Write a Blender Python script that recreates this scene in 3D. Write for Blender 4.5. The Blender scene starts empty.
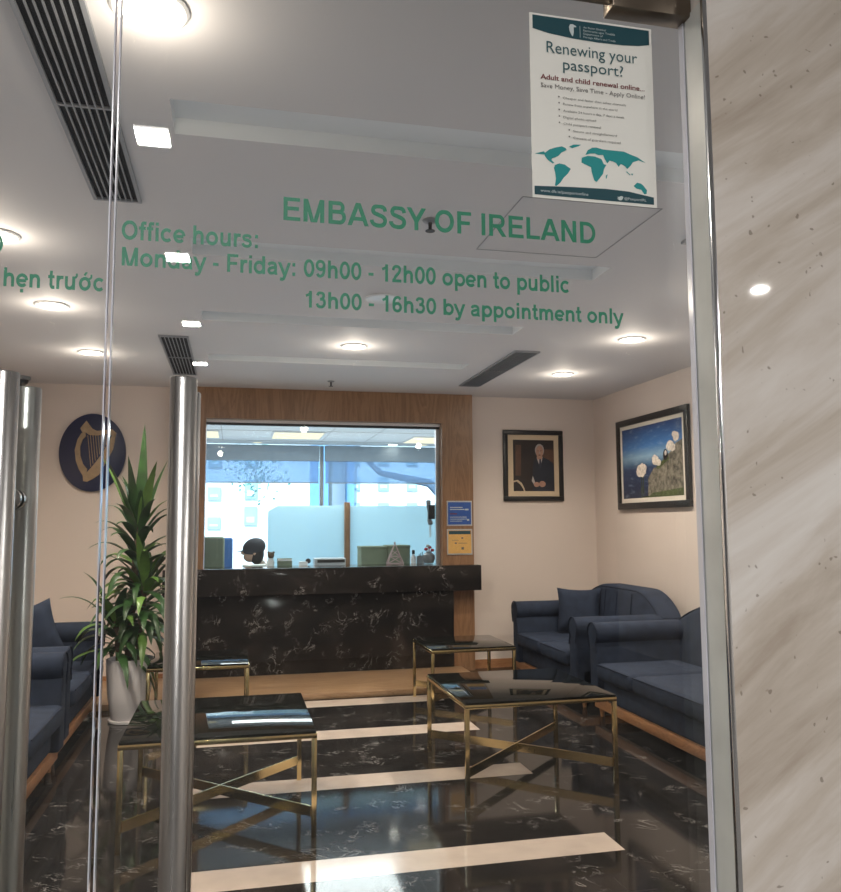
import bpy, bmesh, math, random
from mathutils import Vector, Matrix
random.seed(7)
scn = bpy.context.scene
COL = scn.collection
PI = math.pi

# ------------------------------------------------------------------ materials
def new_mat(name):
    m = bpy.data.materials.new(name); m.use_nodes = True
    nt = m.node_tree; nt.nodes.clear()
    out = nt.nodes.new('ShaderNodeOutputMaterial')
    return m, nt, out

def N(nt, typ, **kw):
    n = nt.nodes.new(typ)
    for k, v in kw.items():
        if k in n.inputs.keys(): n.inputs[k].default_value = v
        else: setattr(n, k, v)
    return n

def pbsdf(nt, out, col=(.8,.8,.8), rough=.5, metal=0., spec=.5):
    b = nt.nodes.new('ShaderNodeBsdfPrincipled')
    b.inputs['Base Color'].default_value = (*col, 1)
    b.inputs['Roughness'].default_value = rough
    b.inputs['Metallic'].default_value = metal
    b.inputs['Specular IOR Level'].default_value = spec
    nt.links.new(b.outputs[0], out.inputs[0])
    return b

def coords(nt, scale=(1,1,1), rot=(0,0,0), which='Object'):
    tc = nt.nodes.new('ShaderNodeTexCoord'); m0 = nt.nodes.new('ShaderNodeMapping'); mp = nt.nodes.new('ShaderNodeMapping')
    m0.inputs['Rotation'].default_value = rot; mp.inputs['Scale'].default_value = scale
    nt.links.new(tc.outputs[which], m0.inputs[0]); nt.links.new(m0.outputs[0], mp.inputs[0]); return mp.outputs[0]

def ramp(nt, src, stops):
    r = nt.nodes.new('ShaderNodeValToRGB')
    e = r.color_ramp.elements
    while len(e) < len(stops): e.new(.5)
    for el, (p, c) in zip(e, stops):
        el.position = p; el.color = (*c, 1) if len(c) == 3 else c
    nt.links.new(src, r.inputs[0]); return r.outputs[0]

def mat(name, col, rough=.5, metal=0., spec=.5, var=.06, vscale=8., bump=0., bscale=60.):
    """plain procedural material: base colour with a little noise variation"""
    m, nt, out = new_mat(name)
    b = pbsdf(nt, out, col, rough, metal, spec)
    v = coords(nt)
    n = N(nt, 'ShaderNodeTexNoise', Scale=vscale, Detail=4.)
    nt.links.new(v, n.inputs['Vector'])
    lo = tuple(max(0, c*(1-var)) for c in col); hi = tuple(min(1, c*(1+var)) for c in col)
    nt.links.new(ramp(nt, n.outputs[0], [(.3, lo), (.7, hi)]), b.inputs['Base Color'])
    if bump:
        n2 = N(nt, 'ShaderNodeTexNoise', Scale=bscale, Detail=3.)
        nt.links.new(v, n2.inputs['Vector'])
        bp = N(nt, 'ShaderNodeBump', Strength=bump, Distance=.002)
        nt.links.new(n2.outputs[0], bp.inputs['Height']); nt.links.new(bp.outputs[0], b.inputs['Normal'])
    return m

def emit(name, col, s):
    m, nt, out = new_mat(name)
    e = N(nt, 'ShaderNodeEmission', Strength=s); e.inputs[0].default_value = (*col, 1)
    nt.links.new(e.outputs[0], out.inputs[0]); return m

def math_n(nt, op, a, b=None):
    n = nt.nodes.new('ShaderNodeMath'); n.operation = op
    for i, x in enumerate((a, b)):
        if x is None: continue
        if isinstance(x, (int, float)): n.inputs[i].default_value = x
        else: nt.links.new(x, n.inputs[i])
    return n.outputs[0]

def glass(name, tint=(.97,.99,.985), base=.035, rough=0.):
    m, nt, out = new_mat(name)
    lw = N(nt, 'ShaderNodeLayerWeight', Blend=.5)
    f = math_n(nt, 'ADD', math_n(nt, 'MULTIPLY', math_n(nt, 'POWER', lw.outputs['Facing'], 5.), .9), base)
    t = nt.nodes.new('ShaderNodeBsdfTransparent'); t.inputs[0].default_value = (*tint, 1)
    g = nt.nodes.new('ShaderNodeBsdfGlossy'); g.inputs['Roughness'].default_value = rough
    g.inputs[0].default_value = (1,1,1,1)
    mx = nt.nodes.new('ShaderNodeMixShader')
    nt.links.new(f, mx.inputs[0]); nt.links.new(t.outputs[0], mx.inputs[1]); nt.links.new(g.outputs[0], mx.inputs[2])
    nt.links.new(mx.outputs[0], out.inputs[0]); return m

def veil(name, col, opac, transl=.6):
    """frosted film or blind fabric: part see-through, part scattering"""
    m, nt, out = new_mat(name)
    t = nt.nodes.new('ShaderNodeBsdfTransparent'); t.inputs[0].default_value = (*col, 1)
    d = nt.nodes.new('ShaderNodeBsdfDiffuse'); d.inputs[0].default_value = (*col, 1)
    tr = nt.nodes.new('ShaderNodeBsdfTranslucent'); tr.inputs[0].default_value = (*col, 1)
    m1 = N(nt, 'ShaderNodeMixShader'); m1.inputs[0].default_value = transl
    nt.links.new(d.outputs[0], m1.inputs[1]); nt.links.new(tr.outputs[0], m1.inputs[2])
    m2 = N(nt, 'ShaderNodeMixShader'); m2.inputs[0].default_value = opac
    nt.links.new(t.outputs[0], m2.inputs[1]); nt.links.new(m1.outputs[0], m2.inputs[2])
    nt.links.new(m2.outputs[0], out.inputs[0]); return m

def dark_marble(name, tile=0., vein=1., rough=.06, dens=.5):
    m, nt, out = new_mat(name)
    b = pbsdf(nt, out, (.012,.011,.012), rough, 0, .2)
    v = coords(nt)
    cl = N(nt, 'ShaderNodeTexNoise', Scale=2.2, Detail=6., Distortion=.8); nt.links.new(v, cl.inputs['Vector'])
    base = ramp(nt, cl.outputs[0], [(.35, (.009,.008,.008)), (.58, (.02,.017,.016)), (.75, (.045,.036,.031))])
    v2 = coords(nt, (1,1.6,1), (.3,.2,.5))
    n1 = N(nt, 'ShaderNodeTexNoise', Scale=5.5, Detail=6., Roughness=.66, Distortion=.9); nt.links.new(v2, n1.inputs['Vector'])
    n2 = N(nt, 'ShaderNodeTexNoise', Scale=5.0, Detail=2.); nt.links.new(v, n2.inputs['Vector'])
    d = math_n(nt, 'ABSOLUTE', math_n(nt, 'SUBTRACT', n1.outputs[0], .5))
    line = ramp(nt, d, [(0., (1,1,1)), (.005, (.6,.6,.6)), (.011, (0,0,0))])
    mask = ramp(nt, n2.outputs[0], [(dens, (0,0,0)), (dens+.11, (1,1,1))])
    fac = math_n(nt, 'MULTIPLY', math_n(nt, 'MULTIPLY', line, mask), .75*vein)
    mx = N(nt, 'ShaderNodeMix', data_type='RGBA')
    nt.links.new(fac, mx.inputs['Factor']); nt.links.new(base, mx.inputs[6]); mx.inputs[7].default_value = (.5,.48,.46,1)
    src = mx.outputs[2]
    if tile:
        br = N(nt, 'ShaderNodeTexBrick', offset=0., squash=1.)
        br.inputs['Scale'].default_value = 1; br.inputs['Mortar Size'].default_value = .0025
        br.inputs['Brick Width'].default_value = tile; br.inputs['Row Height'].default_value = tile
        br.inputs['Mortar Smooth'].default_value = 0
        nt.links.new(v, br.inputs['Vector'])
        mx2 = N(nt, 'ShaderNodeMix', data_type='RGBA')
        nt.links.new(math_n(nt, 'MULTIPLY', br.outputs['Fac'], .5), mx2.inputs['Factor'])
        nt.links.new(src, mx2.inputs[6]); mx2.inputs[7].default_value = (.06,.055,.05,1)
        src = mx2.outputs[2]
    nt.links.new(src, b.inputs['Base Color']); return m

def beige_marble(name):
    m, nt, out = new_mat(name)
    b = pbsdf(nt, out, (.6,.55,.48), .03, 0, .35)
    v = coords(nt, (1.1,1.1,6.5), (0, math.radians(36), 0))
    ns = N(nt, 'ShaderNodeTexNoise', Scale=1.35, Detail=7., Roughness=.6, Distortion=.55); nt.links.new(v, ns.inputs['Vector'])
    base = ramp(nt, ns.outputs[0], [(.32, (.41,.35,.295)), (.45, (.53,.475,.42)), (.54, (.62,.575,.535)), (.68, (.72,.695,.67))])
    sp = N(nt, 'ShaderNodeTexNoise', Scale=70., Detail=1.); nt.links.new(coords(nt), sp.inputs['Vector'])
    spk = ramp(nt, sp.outputs[0], [(.735, (0,0,0)), (.77, (1,1,1))])
    mx = N(nt, 'ShaderNodeMix', data_type='RGBA'); nt.links.new(math_n(nt,'MULTIPLY',spk,.6), mx.inputs['Factor'])
    nt.links.new(base, mx.inputs[6]); mx.inputs[7].default_value = (.16,.13,.1,1)
    nt.links.new(mx.outputs[2], b.inputs['Base Color']); return m

def wood(name, c0, c1, scale=(1,1,1), rough=.35, ring=2.2):
    m, nt, out = new_mat(name)
    b = pbsdf(nt, out, c0, rough)
    v = coords(nt, scale)
    n = N(nt, 'ShaderNodeTexNoise', Scale=ring, Detail=6., Roughness=.62, Distortion=1.4); nt.links.new(v, n.inputs['Vector'])
    w = math_n(nt, 'FRACT', math_n(nt, 'MULTIPLY', n.outputs[0], 7.))
    g = ramp(nt, w, [(0, c0), (.5, c1), (.92, c0), (1, tuple(.8*x for x in c0))])
    nt.links.new(g, b.inputs['Base Color']); return m

def steel(name, col, rough=.28, axis='z'):
    m, nt, out = new_mat(name)
    b = pbsdf(nt, out, col, rough, 1.)
    sc = {'z': (160,160,2), 'x': (2,160,160)}[axis]
    n = N(nt, 'ShaderNodeTexNoise', Scale=1.5, Detail=2.); nt.links.new(coords(nt, sc), n.inputs['Vector'])
    r = N(nt, 'ShaderNodeMapRange'); r.inputs['To Min'].default_value = rough-.06; r.inputs['To Max'].default_value = rough+.1
    nt.links.new(n.outputs[0], r.inputs[0]); nt.links.new(r.outputs[0], b.inputs['Roughness']); return m

def sea_sky(name, z0, z1):
    m, nt, out = new_mat(name); b = pbsdf(nt, out, (.1,.2,.5), .3)
    tc = nt.nodes.new('ShaderNodeTexCoord'); sp = nt.nodes.new('ShaderNodeSeparateXYZ')
    nt.links.new(tc.outputs['Object'], sp.inputs[0])
    mr = N(nt, 'ShaderNodeMapRange'); mr.inputs['From Min'].default_value = z0; mr.inputs['From Max'].default_value = z1
    nt.links.new(sp.outputs[2], mr.inputs[0])
    g = ramp(nt, mr.outputs[0], [(0, (.012,.02,.055)), (.4, (.02,.04,.11)), (.47, (.09,.17,.28)), (.56, (.22,.36,.5)), (.7, (.05,.17,.42)), (1, (.01,.035,.14))])
    ns = N(nt, 'ShaderNodeTexNoise', Scale=9., Detail=5.); nt.links.new(coords(nt, (1,1,4)), ns.inputs['Vector'])
    mx = N(nt, 'ShaderNodeMix', data_type='RGBA')
    nt.links.new(math_n(nt, 'MULTIPLY', ramp(nt, ns.outputs[0], [(.55,(0,0,0)),(.75,(1,1,1))]), .35), mx.inputs['Factor'])
    nt.links.new(g, mx.inputs[6]); mx.inputs[7].default_value = (.4,.5,.6,1)
    nt.links.new(mx.outputs[2], b.inputs['Base Color']); return m

M = dict(
    floor_dark = dark_marble('dark_floor_marble', .8, .95, .07, .535),
    counter_dark = dark_marble('dark_counter_marble', 0, 1., .1, .515),
    stripe = mat('pale_stripe_marble', (.60,.50,.43), .12, var=.1, vscale=6),
    wood_floor = wood('light_wood_floor', (.32,.195,.105), (.40,.255,.145), (.35,2.6,1), .3, 1.6),
    wood_panel = wood('brown_wood_panel', (.235,.125,.062), (.31,.172,.092), (3.,3.,.35), .35, 1.6),
    wood_leg = wood('orange_wood', (.35,.16,.07), (.45,.22,.1), (1,4,4), .4),
    beige = beige_marble('beige_streaked_marble'),
    jamb = None,
    wall = mat('cream_wall_paint', (.72,.625,.565), .65, var=.015, vscale=2),
    ceiling = mat('white_ceiling_paint', (.66,.64,.64), .7, var=.015, vscale=2),
    cove = mat('recess_paint', (.82,.84,.85), .6, var=.01),
    lobby = mat('lobby_wall_paint', (.17,.165,.17), .6, var=.03),
    lobby_ceiling = mat('lobby_ceiling_paint', (.5,.5,.52), .6, var=.03),
    lobby_floor = mat('lobby_floor_stone', (.16,.15,.14), .2, var=.1),
    glass = glass('door_glass'), pane = glass('window_glass', (.93,.98,1.), .03),
    edge = mat('polished_glass_edge', (.62,.63,.72), .12, spec=.8, var=.15, vscale=4),
    steel = steel('brushed_steel', (.52,.51,.50)),
    chrome = steel('polished_chrome', (.75,.78,.82), .12),
    bronze = steel('bronze_steel', (.20,.165,.13), .3, 'x'),
    green = mat('green_vinyl', (.010,.215,.120), .5, var=.03),
    brass = steel('polished_brass', (.78,.62,.32), .16, 'x'),
    black_glass = mat('black_glass_top', (.005,.006,.005), .03, spec=.22, var=.02),
    navy = mat('navy_upholstery', (.022,.032,.058), .85, spec=.25, var=.22, vscale=14, bump=.5, bscale=220),
    navy_dark = mat('navy_piping', (.012,.018,.035), .8, spec=.2),
    frame_black = mat('black_frame', (.012,.011,.012), .35, var=.1),
    mat_cream = mat('cream_mount', (.66,.52,.36), .8, var=.02),
    mat_white = mat('white_mount', (.72,.66,.58), .8, var=.02),
    white = mat('white_plastic', (.8,.8,.8), .4, var=.01),
    grey = mat('grey_plastic', (.25,.26,.27), .4),
    alu = mat('grey_aluminium', (.55,.57,.6), .35, .6),
    black = mat('black_plastic', (.012,.012,.013), .4),
    dome = mat('smoked_dome', (.02,.02,.022), .08, spec=.8),
    vent_shade = mat('dark_vent_shade', (.012,.013,.016), .9),  # near-black colour stands in for the shade inside the vents
    slat = mat('grey_vent_metal', (.30,.31,.33), .45, .3),
    pot = mat('white_glazed_pot', (.93,.88,.89), .25, var=.02),
    soil = mat('dark_soil', (.03,.02,.014), .95, var=.4, vscale=60),
    cane = mat('brown_cane', (.14,.095,.06), .8, var=.35, vscale=40, bump=.6, bscale=50),
    leaf = mat('green_leaf', (.026,.075,.018), .38, var=.55, vscale=7),
    leaf2 = mat('light_green_leaf', (.10,.20,.035), .38, var=.35, vscale=7),
    emblem_blue = mat('navy_plaque', (.012,.016,.06), .3, var=.05),
    gold = mat('muted_gold', (.36,.25,.145), .5, .1, var=.15, vscale=20),
    down = emit('warm_lamp', (1., .88, .74), 14.),
    cool = emit('cool_square_lamp', (1., 1., .96), 20.),
    panel_lamp = emit('warm_panel_lamp', (1., .86, .62), 1.5),
    paper = mat('white_paper', (.78,.78,.74), .6, var=.01),
    teal_dark = mat('dark_teal_print', (.004,.055,.075), .5, var=.02),
    teal = mat('teal_print', (.01,.27,.28), .5, var=.03),
    ink = mat('dark_teal_ink', (.03,.10,.12), .6),
    red_ink = mat('maroon_ink', (.17,.03,.035), .6),
    grey_ink = mat('grey_ink', (.13,.12,.12), .6),
    pale_ink = mat('pale_ink', (.55,.62,.63), .6),
    frost = veil('frosted_film', (.78,.93,.97), .8, .72),
    blind_dark = mat('dark_blind_cassette', (.30,.36,.42), .6),
    blind = veil('blind_mesh', (.55,.66,.78), .35, .4),
    skin = mat('skin', (.55,.36,.26), .5, var=.05), hair = mat('black_hair', (.012,.01,.01), .6, var=.3),
    cap = mat('dark_cap', (.03,.032,.042), .8), shirt = mat('pale_shirt', (.5,.42,.36), .8), trousers = mat('dark_trousers', (.03,.03,.04), .8),
    olive = mat('olive_green_board', (.19,.23,.16), .8, var=.12), blue_fabric = mat('blue_fabric', (.03,.11,.3), .8),
    blue_sign = mat('blue_notice', (.02,.09,.36), .5, var=.1, vscale=30),
    yellow_sign = mat('yellow_notice', (.72,.43,.13), .5, var=.06, vscale=30),
    facade = mat('white_facade', (.85,.86,.86), .8, var=.03), facade2 = mat('pale_blue_facade', (.66,.8,.86), .8, var=.08),
    shutter = mat('blue_grey_window', (.35,.5,.56), .4), column = mat('blue_column', (.17,.36,.6), .6),
    far_leaf = mat('far_foliage', (.17,.36,.30), .7, var=.4), bark = mat('grey_blue_bark', (.10,.15,.22), .9, var=.2),
    asphalt = mat('pale_paving', (.4,.4,.4), .9),
    sky_sea = sea_sky('sea_and_sky', .1, .82),
    rock = mat('grey_cliff', (.15,.135,.105), .8, var=.75, vscale=26), grass = mat('cliff_grass', (.06,.08,.025), .8, var=.4, vscale=30),
    bloom = mat('white_bloom', (.62,.55,.48), .8, var=.25, vscale=40),
    canvas = mat('dark_brown_canvas', (.022,.013,.011), .5, var=.4, vscale=5), canvas2 = mat('warm_brown_canvas', (.10,.045,.025), .5, var=.3, vscale=8),
    suit = mat('navy_suit_paint', (.014,.018,.03), .5, var=.2), face = mat('face_paint', (.45,.25,.18), .5, var=.12, vscale=30),
    silver = mat('silver_hair_paint', (.4,.35,.32), .5), shirt_p = mat('white_shirt_paint', (.5,.46,.44), .5), tie = mat('dark_tie_paint', (.03,.03,.05), .5),
    pink = mat('pink_grey_wire', (.5,.36,.36), .4, .4), red = mat('red_petal', (.5,.03,.06), .6),
)
def jamb_mat():
    m = beige_marble('grey_jamb_marble')
    return m
M['jamb'] = mat('grey_jamb_stone', (.50,.52,.51), .3, var=.12, vscale=9)

# ------------------------------------------------------------------ mesh builder
class MB:
    def __init__(s): s.bm = bmesh.new()
    def merge(s, t, mat4=None, mi=0):
        t.verts.index_update()
        vs = [s.bm.verts.new((mat4 @ v.co) if mat4 else v.co) for v in t.verts]
        for f in t.faces:
            try: nf = s.bm.faces.new([vs[v.index] for v in f.verts]); nf.material_index = mi; nf.smooth = True
            except ValueError: pass
        t.free(); return s
    def box(s, a, b, bev=0., seg=2, mi=0, rot=None):
        t = bmesh.new(); bmesh.ops.create_cube(t, size=1)
        a, b = Vector(a), Vector(b); c = (a+b)/2; d = b-a
        for v in t.verts: v.co = Vector((v.co.x*d.x, v.co.y*d.y, v.co.z*d.z))
        if bev: bmesh.ops.bevel(t, geom=t.edges[:], offset=bev, segments=seg, profile=.5, affect='EDGES')
        m = Matrix.Translation(c)
        if rot: m = m @ rot
        return s.merge(t, m, mi)
    def cyl(s, p0, p1, r0, r1=None, n=20, mi=0, cap=True):
        r1 = r0 if r1 is None else r1
        p0, p1 = Vector(p0), Vector(p1); d = p1-p0
        t = bmesh.new(); bmesh.ops.create_cone(t, cap_ends=cap, segments=n, radius1=r0, radius2=r1, depth=d.length)
        q = d.to_track_quat('Z', 'Y').to_matrix().to_4x4()
        return s.merge(t, Matrix.Translation((p0+p1)/2) @ q, mi)
    def sphere(s, c, r, mi=0, n=16, sc=(1,1,1), rot=None):
        t = bmesh.new(); bmesh.ops.create_uvsphere(t, u_segments=n, v_segments=max(6, n*2//3), radius=r)
        m = Matrix.Translation(c)
        if rot: m = m @ rot
        return s.merge(t, m @ Matrix.Diagonal((*sc, 1)), mi)
    def tube(s, pts, r, n=8, mi=0):
        pts = [Vector(p) for p in pts]
        rr = r if isinstance(r, (list, tuple)) else [r]*len(pts)
        rings = []; up = Vector((0,0,1))
        for i, p in enumerate(pts):
            d = (pts[min(i+1, len(pts)-1)] - pts[max(i-1, 0)]).normalized()
            u = d.cross(up)
            if u.length < .05: u = d.cross(Vector((1,0,0)))
            u.normalize(); w = u.cross(d).normalized()
            rings.append([s.bm.verts.new(p + (u*math.cos(2*PI*k/n) + w*math.sin(2*PI*k/n))*rr[i]) for k in range(n)])
        for a, b in zip(rings, rings[1:]):
            for k in range(n):
                f = s.bm.faces.new((a[k], a[(k+1) % n], b[(k+1) % n], b[k])); f.material_index = mi; f.smooth = True
        for rg in (rings[0][::-1], rings[-1]):
            f = s.bm.faces.new(rg); f.material_index = mi
        return s
    def lathe(s, prof, c=(0,0,0), n=28, mi=0, caps=True):
        c = Vector(c); rings = []
        for r, z in prof:
            rings.append([s.bm.verts.new(c + Vector((r*math.cos(2*PI*k/n), r*math.sin(2*PI*k/n), z))) for k in range(n)])
        for a, b in zip(rings, rings[1:]):
            for k in range(n):
                f = s.bm.faces.new((a[k], a[(k+1) % n], b[(k+1) % n], b[k])); f.material_index = mi; f.smooth = True
        if caps:
            f = s.bm.faces.new(rings[0][::-1]); f.material_index = mi
            f = s.bm.faces.new(rings[-1]); f.material_index = mi
        return s
    def prism(s, poly, fn, d0, d1, bev=0., seg=2, mi=0):
        """poly: 2-D outline; fn(u, v, d) -> point; extruded from d0 to d1"""
        t = bmesh.new(); n = len(poly)
        A = [t.verts.new(fn(u, v, d0)) for u, v in poly]; B = [t.verts.new(fn(u, v, d1)) for u, v in poly]
        fa = t.faces.new(A); fb = t.faces.new(B[::-1])
        for k in range(n): t.faces.new((A[k], B[k], B[(k+1) % n], A[(k+1) % n]))
        bmesh.ops.recalc_face_normals(t, faces=t.faces[:])
        if bev: bmesh.ops.bevel(t, geom=list(set(fa.edges[:] + fb.edges[:])), offset=bev, segments=seg, profile=.5, affect='EDGES')
        return s.merge(t, None, mi)
    def poly(s, pts, mi=0):
        f = s.bm.faces.new([s.bm.verts.new(Vector(p)) for p in pts]); f.material_index = mi
        return s
    def build(s, name, mats, parent=None, local=False, fix=True):
        if fix: bmesh.ops.recalc_face_normals(s.bm, faces=s.bm.faces[:])
        me = bpy.data.meshes.new(name); s.bm.to_mesh(me); s.bm.free()
        return finish(name, me, mats, parent, local)

def base_of(o):
    v = Vector((0,0,0))
    while o: v += o.location; o = o.parent
    return v
def finish(name, me, mats, parent=None, local=False, smooth=True):
    if not isinstance(mats, (list, tuple)): mats = [mats]
    for m in mats: me.materials.append(M[m] if isinstance(m, str) else m)
    if smooth: me.set_sharp_from_angle(angle=math.radians(38))
    if parent is not None and not local: me.transform(Matrix.Translation(-base_of(parent)))
    o = bpy.data.objects.new(name, me); COL.objects.link(o)
    if parent is not None: o.parent = parent
    return o
def thing(name, label, cat, loc, group=None, rz=0.):
    o = bpy.data.objects.new(name, None); COL.objects.link(o); o.empty_display_size = .05
    o.location = loc; o.rotation_euler = (0,0,rz); return tag(o, label, cat, group)
def tag(o, label, cat, group=None, kind=None):
    o['label'] = label; o['category'] = cat
    if group: o['group'] = group
    if kind: o['kind'] = kind
    return o
def struct(o): o['kind'] = 'structure'; return o
def dup(root, loc, label):
    r = root.copy(); COL.objects.link(r); r.location = loc; r['label'] = label
    def rec(src, dst):
        for ch in list(src.children):
            c = ch.copy(); COL.objects.link(c); c.parent = dst; rec(ch, c)
    rec(root, r); return r
def text(body, cap, width=None, bold=0., align='L'):
    """flat lettering as a mesh in the x-z plane, base line at z=0, facing -y"""
    cu = bpy.data.curves.new('lettering_source', 'FONT'); cu.body = body; cu.size = 1.; cu.offset = bold; cu.resolution_u = 3
    ob = bpy.data.objects.new('lettering_source', cu); COL.objects.link(ob)
    dg = bpy.context.evaluated_depsgraph_get(); dg.update()
    me = bpy.data.meshes.new_from_object(ob.evaluated_get(dg))
    ref = bpy.data.curves.new('cap_source', 'FONT'); ref.body = 'H'; ref.size = 1.
    ob2 = bpy.data.objects.new('cap_source', ref); COL.objects.link(ob2); dg.update()
    m2 = bpy.data.meshes.new_from_object(ob2.evaluated_get(dg)); ch = max(v.co.y for v in m2.vertices) - min(v.co.y for v in m2.vertices)
    for o in (ob, ob2):
        c = o.data; bpy.data.objects.remove(o); bpy.data.curves.remove(c)
    bpy.data.meshes.remove(m2)
    xs = [v.co.x for v in me.vertices]; x0, x1 = min(xs), max(xs); sz = cap/ch
    sx = sz if width is None else width/(x1-x0)
    off = {'L': x0, 'R': x1, 'C': (x0+x1)/2}[align]
    for v in me.vertices: v.co = Vector(((v.co.x-off)*sx, 0, v.co.y*sz))
    me.materials.clear()
    return me
# a bold grotesque drawn with strokes (units: 1/1000 em, cap height 716)
def arc(cx, cy, rx, ry, a0, a1, n=16):
    return [(cx+rx*math.cos(math.radians(a0+(a1-a0)*k/n)), cy+ry*math.sin(math.radians(a0+(a1-a0)*k/n))) for k in range(n+1)]
def crv(*p, n=5):
    o = []
    for i in range(len(p)-1):
        a, b, c, d = p[max(i-1,0)], p[i], p[i+1], p[min(i+2,len(p)-1)]
        for k in range(n):
            t = k/n
            o.append(tuple(.5*(2*b[j]+(c[j]-a[j])*t+(2*a[j]-5*b[j]+4*c[j]-d[j])*t*t+(3*b[j]-a[j]-3*c[j]+d[j])*t**3) for j in (0,1)))
    return o + [p[-1]]
HZ = 118
def hb_(x0, x1, y): return ([(x0,y),(x1,y)], HZ)
def vs_(x, y0, y1): return ([(x,y0),(x,y1)], 140)
e_ = [hb_(110,470,246), (arc(285,259,205,203,2,318,26), 128)]
o_ = [(arc(305,259,207,203,0,360,30), 132)]
u_ = [vs_(474,0,519), ([(137,519),(137,200)] + crv((137,200),(170,95),(270,56),(390,85),(474,200))[1:], 132)]
def arch(x0, x1): return (crv((x0,300),(x0+60,410),((x0+x1)/2,462),(x1-45,425),(x1,320)) + [(x1,0)], 136)
S9 = crv((440,560),(385,635),(285,658),(170,590),(118,450),(110,280),(118,200))
GL = {
'E': (667, [vs_(143,0,716), hb_(143,620,657), hb_(143,585,375), hb_(143,632,59)]), 'F': (611, [vs_(143,0,716), hb_(143,580,657), hb_(143,530,350)]),
'L': (611, [vs_(146,0,716), hb_(146,580,60)]), 'I': (278, [vs_(139,0,716)]),
'M': (833, [vs_(138,0,716), vs_(695,0,716), ([(130,790),(385,-20)], 128), ([(703,790),(448,-20)], 128)]),
'N': (722, [vs_(143,0,716), vs_(579,0,716), ([(100,790),(622,-74)], 132)]),
'A': (722, [([(45,-60),(375,770)], 140), ([(677,-60),(347,770)], 140), hb_(190,532,215)]),
'Y': (667, [([(20,800),(340,270)], 140), ([(647,800),(327,270)], 140), vs_(333,0,340)]),
'B': (722, [vs_(143,0,716), ([(143,657)] + arc(430,521,130,136,90,-90) + [(143,385)], 124), ([(143,385)] + arc(455,222,150,163,90,-90) + [(143,59)], 124)]),
'R': (722, [vs_(143,0,716), ([(143,657)] + arc(440,497,150,160,90,-90) + [(143,337)], 124), ([(370,350),(680,-70)], 140)]),
'D': (722, [vs_(143,0,716), ([(143,657)] + arc(330,358,280,299,90,-90,22) + [(143,59)], 124)]),
'O': (778, [(arc(389,358,275,300,0,360,36), 138)]),
'S': (667, [(crv((572,510),(540,605),(450,655),(335,664),(205,635),(150,540),(190,450),(330,395),(480,340),(560,265),(560,165),(490,80),(350,52),(200,80),(120,160),(105,225)), 132)]),
'0': (556, [(arc(278,355,186,302,0,360,32), 130)]), '1': (556, [vs_(330,0,716), (crv((345,650),(250,560),(110,505)), 110)]),
'2': (556, [(crv((105,490),(140,605),(265,660),(400,620),(435,520),(380,400),(240,250),(120,70)), 126), hb_(60,505,60)]),
'3': (556, [(crv((105,540),(150,630),(270,660),(390,615),(405,510),(340,410),(230,385)), 126), (crv((230,385),(370,375),(445,290),(440,170),(370,80),(260,54),(140,90),(90,200)), 126)]),
'6': (556, [(arc(285,222,172,168,0,360,26), 126), (S9, 126)]), '9': (556, [([(556-x,716-y) for x, y in arc(285,222,172,168,0,360,26)], 126), ([(556-x,716-y) for x, y in S9], 126)]),
'h': (611, [vs_(137,0,716), arch(137,474)]), 'n': (611, [vs_(137,0,519), arch(137,474)]), 'm': (889, [vs_(137,0,519), arch(137,445), arch(445,752)]),
'e': (556, e_), 'c': (556, [(arc(290,259,205,203,42,318,22), 130)]), 'o': (611, o_), 'u': (611, u_),
'a': (556, [(crv((92,370),(145,440),(265,465),(385,430),(420,340)) + [(420,110),(452,-10)], 130), (crv((420,300),(250,275),(125,225),(105,140),(170,62),(280,62),(385,110),(420,210)), 118)]),
'b': (611, [vs_(137,0,716), (arc(335,259,200,203,0,360,26), 130)]), 'd': (611, [vs_(474,0,716), (arc(276,259,200,203,0,360,26), 130)]), 'p': (611, [vs_(137,-205,519), (arc(335,259,200,203,0,360,26), 130)]),
'f': (333, [([(155,0),(155,540)] + crv((155,540),(175,635),(245,664),(330,655))[1:], 136), hb_(15,305,462)]), 'i': (278, [vs_(139,0,519), vs_(139,596,716)]), 'l': (278, [vs_(139,0,716)]),
'r': (389, [vs_(137,0,519), (crv((137,280),(185,400),(265,455),(385,450)), 130)]),
's': (556, [(crv((455,370),(405,445),(280,466),(155,440),(128,370),(190,310),(300,285),(420,235),(448,150),(395,75),(270,52),(145,80),(90,165)), 118)]),
't': (333, [([(155,690),(155,150)] + crv((155,150),(180,80),(235,58),(320,64))[1:], 132), hb_(15,305,462)]),
'y': (556, [([(25,560),(300,-10)], 132), ([(531,560),(300,-20)] + crv((300,-20),(250,-120),(185,-158),(75,-145))[1:], 132)]),
':': (333, [vs_(167,0,138), vs_(167,381,519)]), '-': (333, [hb_(40,293,265)]), ' ': (278, []),
}
GL['\u1eb9'] = (556, e_ + [vs_(282,-205,-75)]); GL['\u1ecb'] = (278, GL['i'][1] + [vs_(139,-205,-75)])
GL['\u01b0'] = (690, u_ + [(crv((474,470),(560,490),(610,540),(605,640)), 90)])
GL['\u1edb'] = (680, o_ + [(crv((430,420),(540,470),(600,530),(590,630)), 90), ([(270,580),(400,740)], 96)])
def clip(poly, lo, hi):
    for sg, lim in ((1, lo), (-1, -hi)):
        o = []
        for i in range(len(poly)):
            a, b = poly[i-1], poly[i]; da, db = sg*a[1]-lim, sg*b[1]-lim
            if (da >= 0) != (db >= 0):
                t = da/(da-db); o.append((a[0]+(b[0]-a[0])*t, a[1]+(b[1]-a[1])*t))
            if db >= 0: o.append(b)
        poly = o
    return poly
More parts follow.
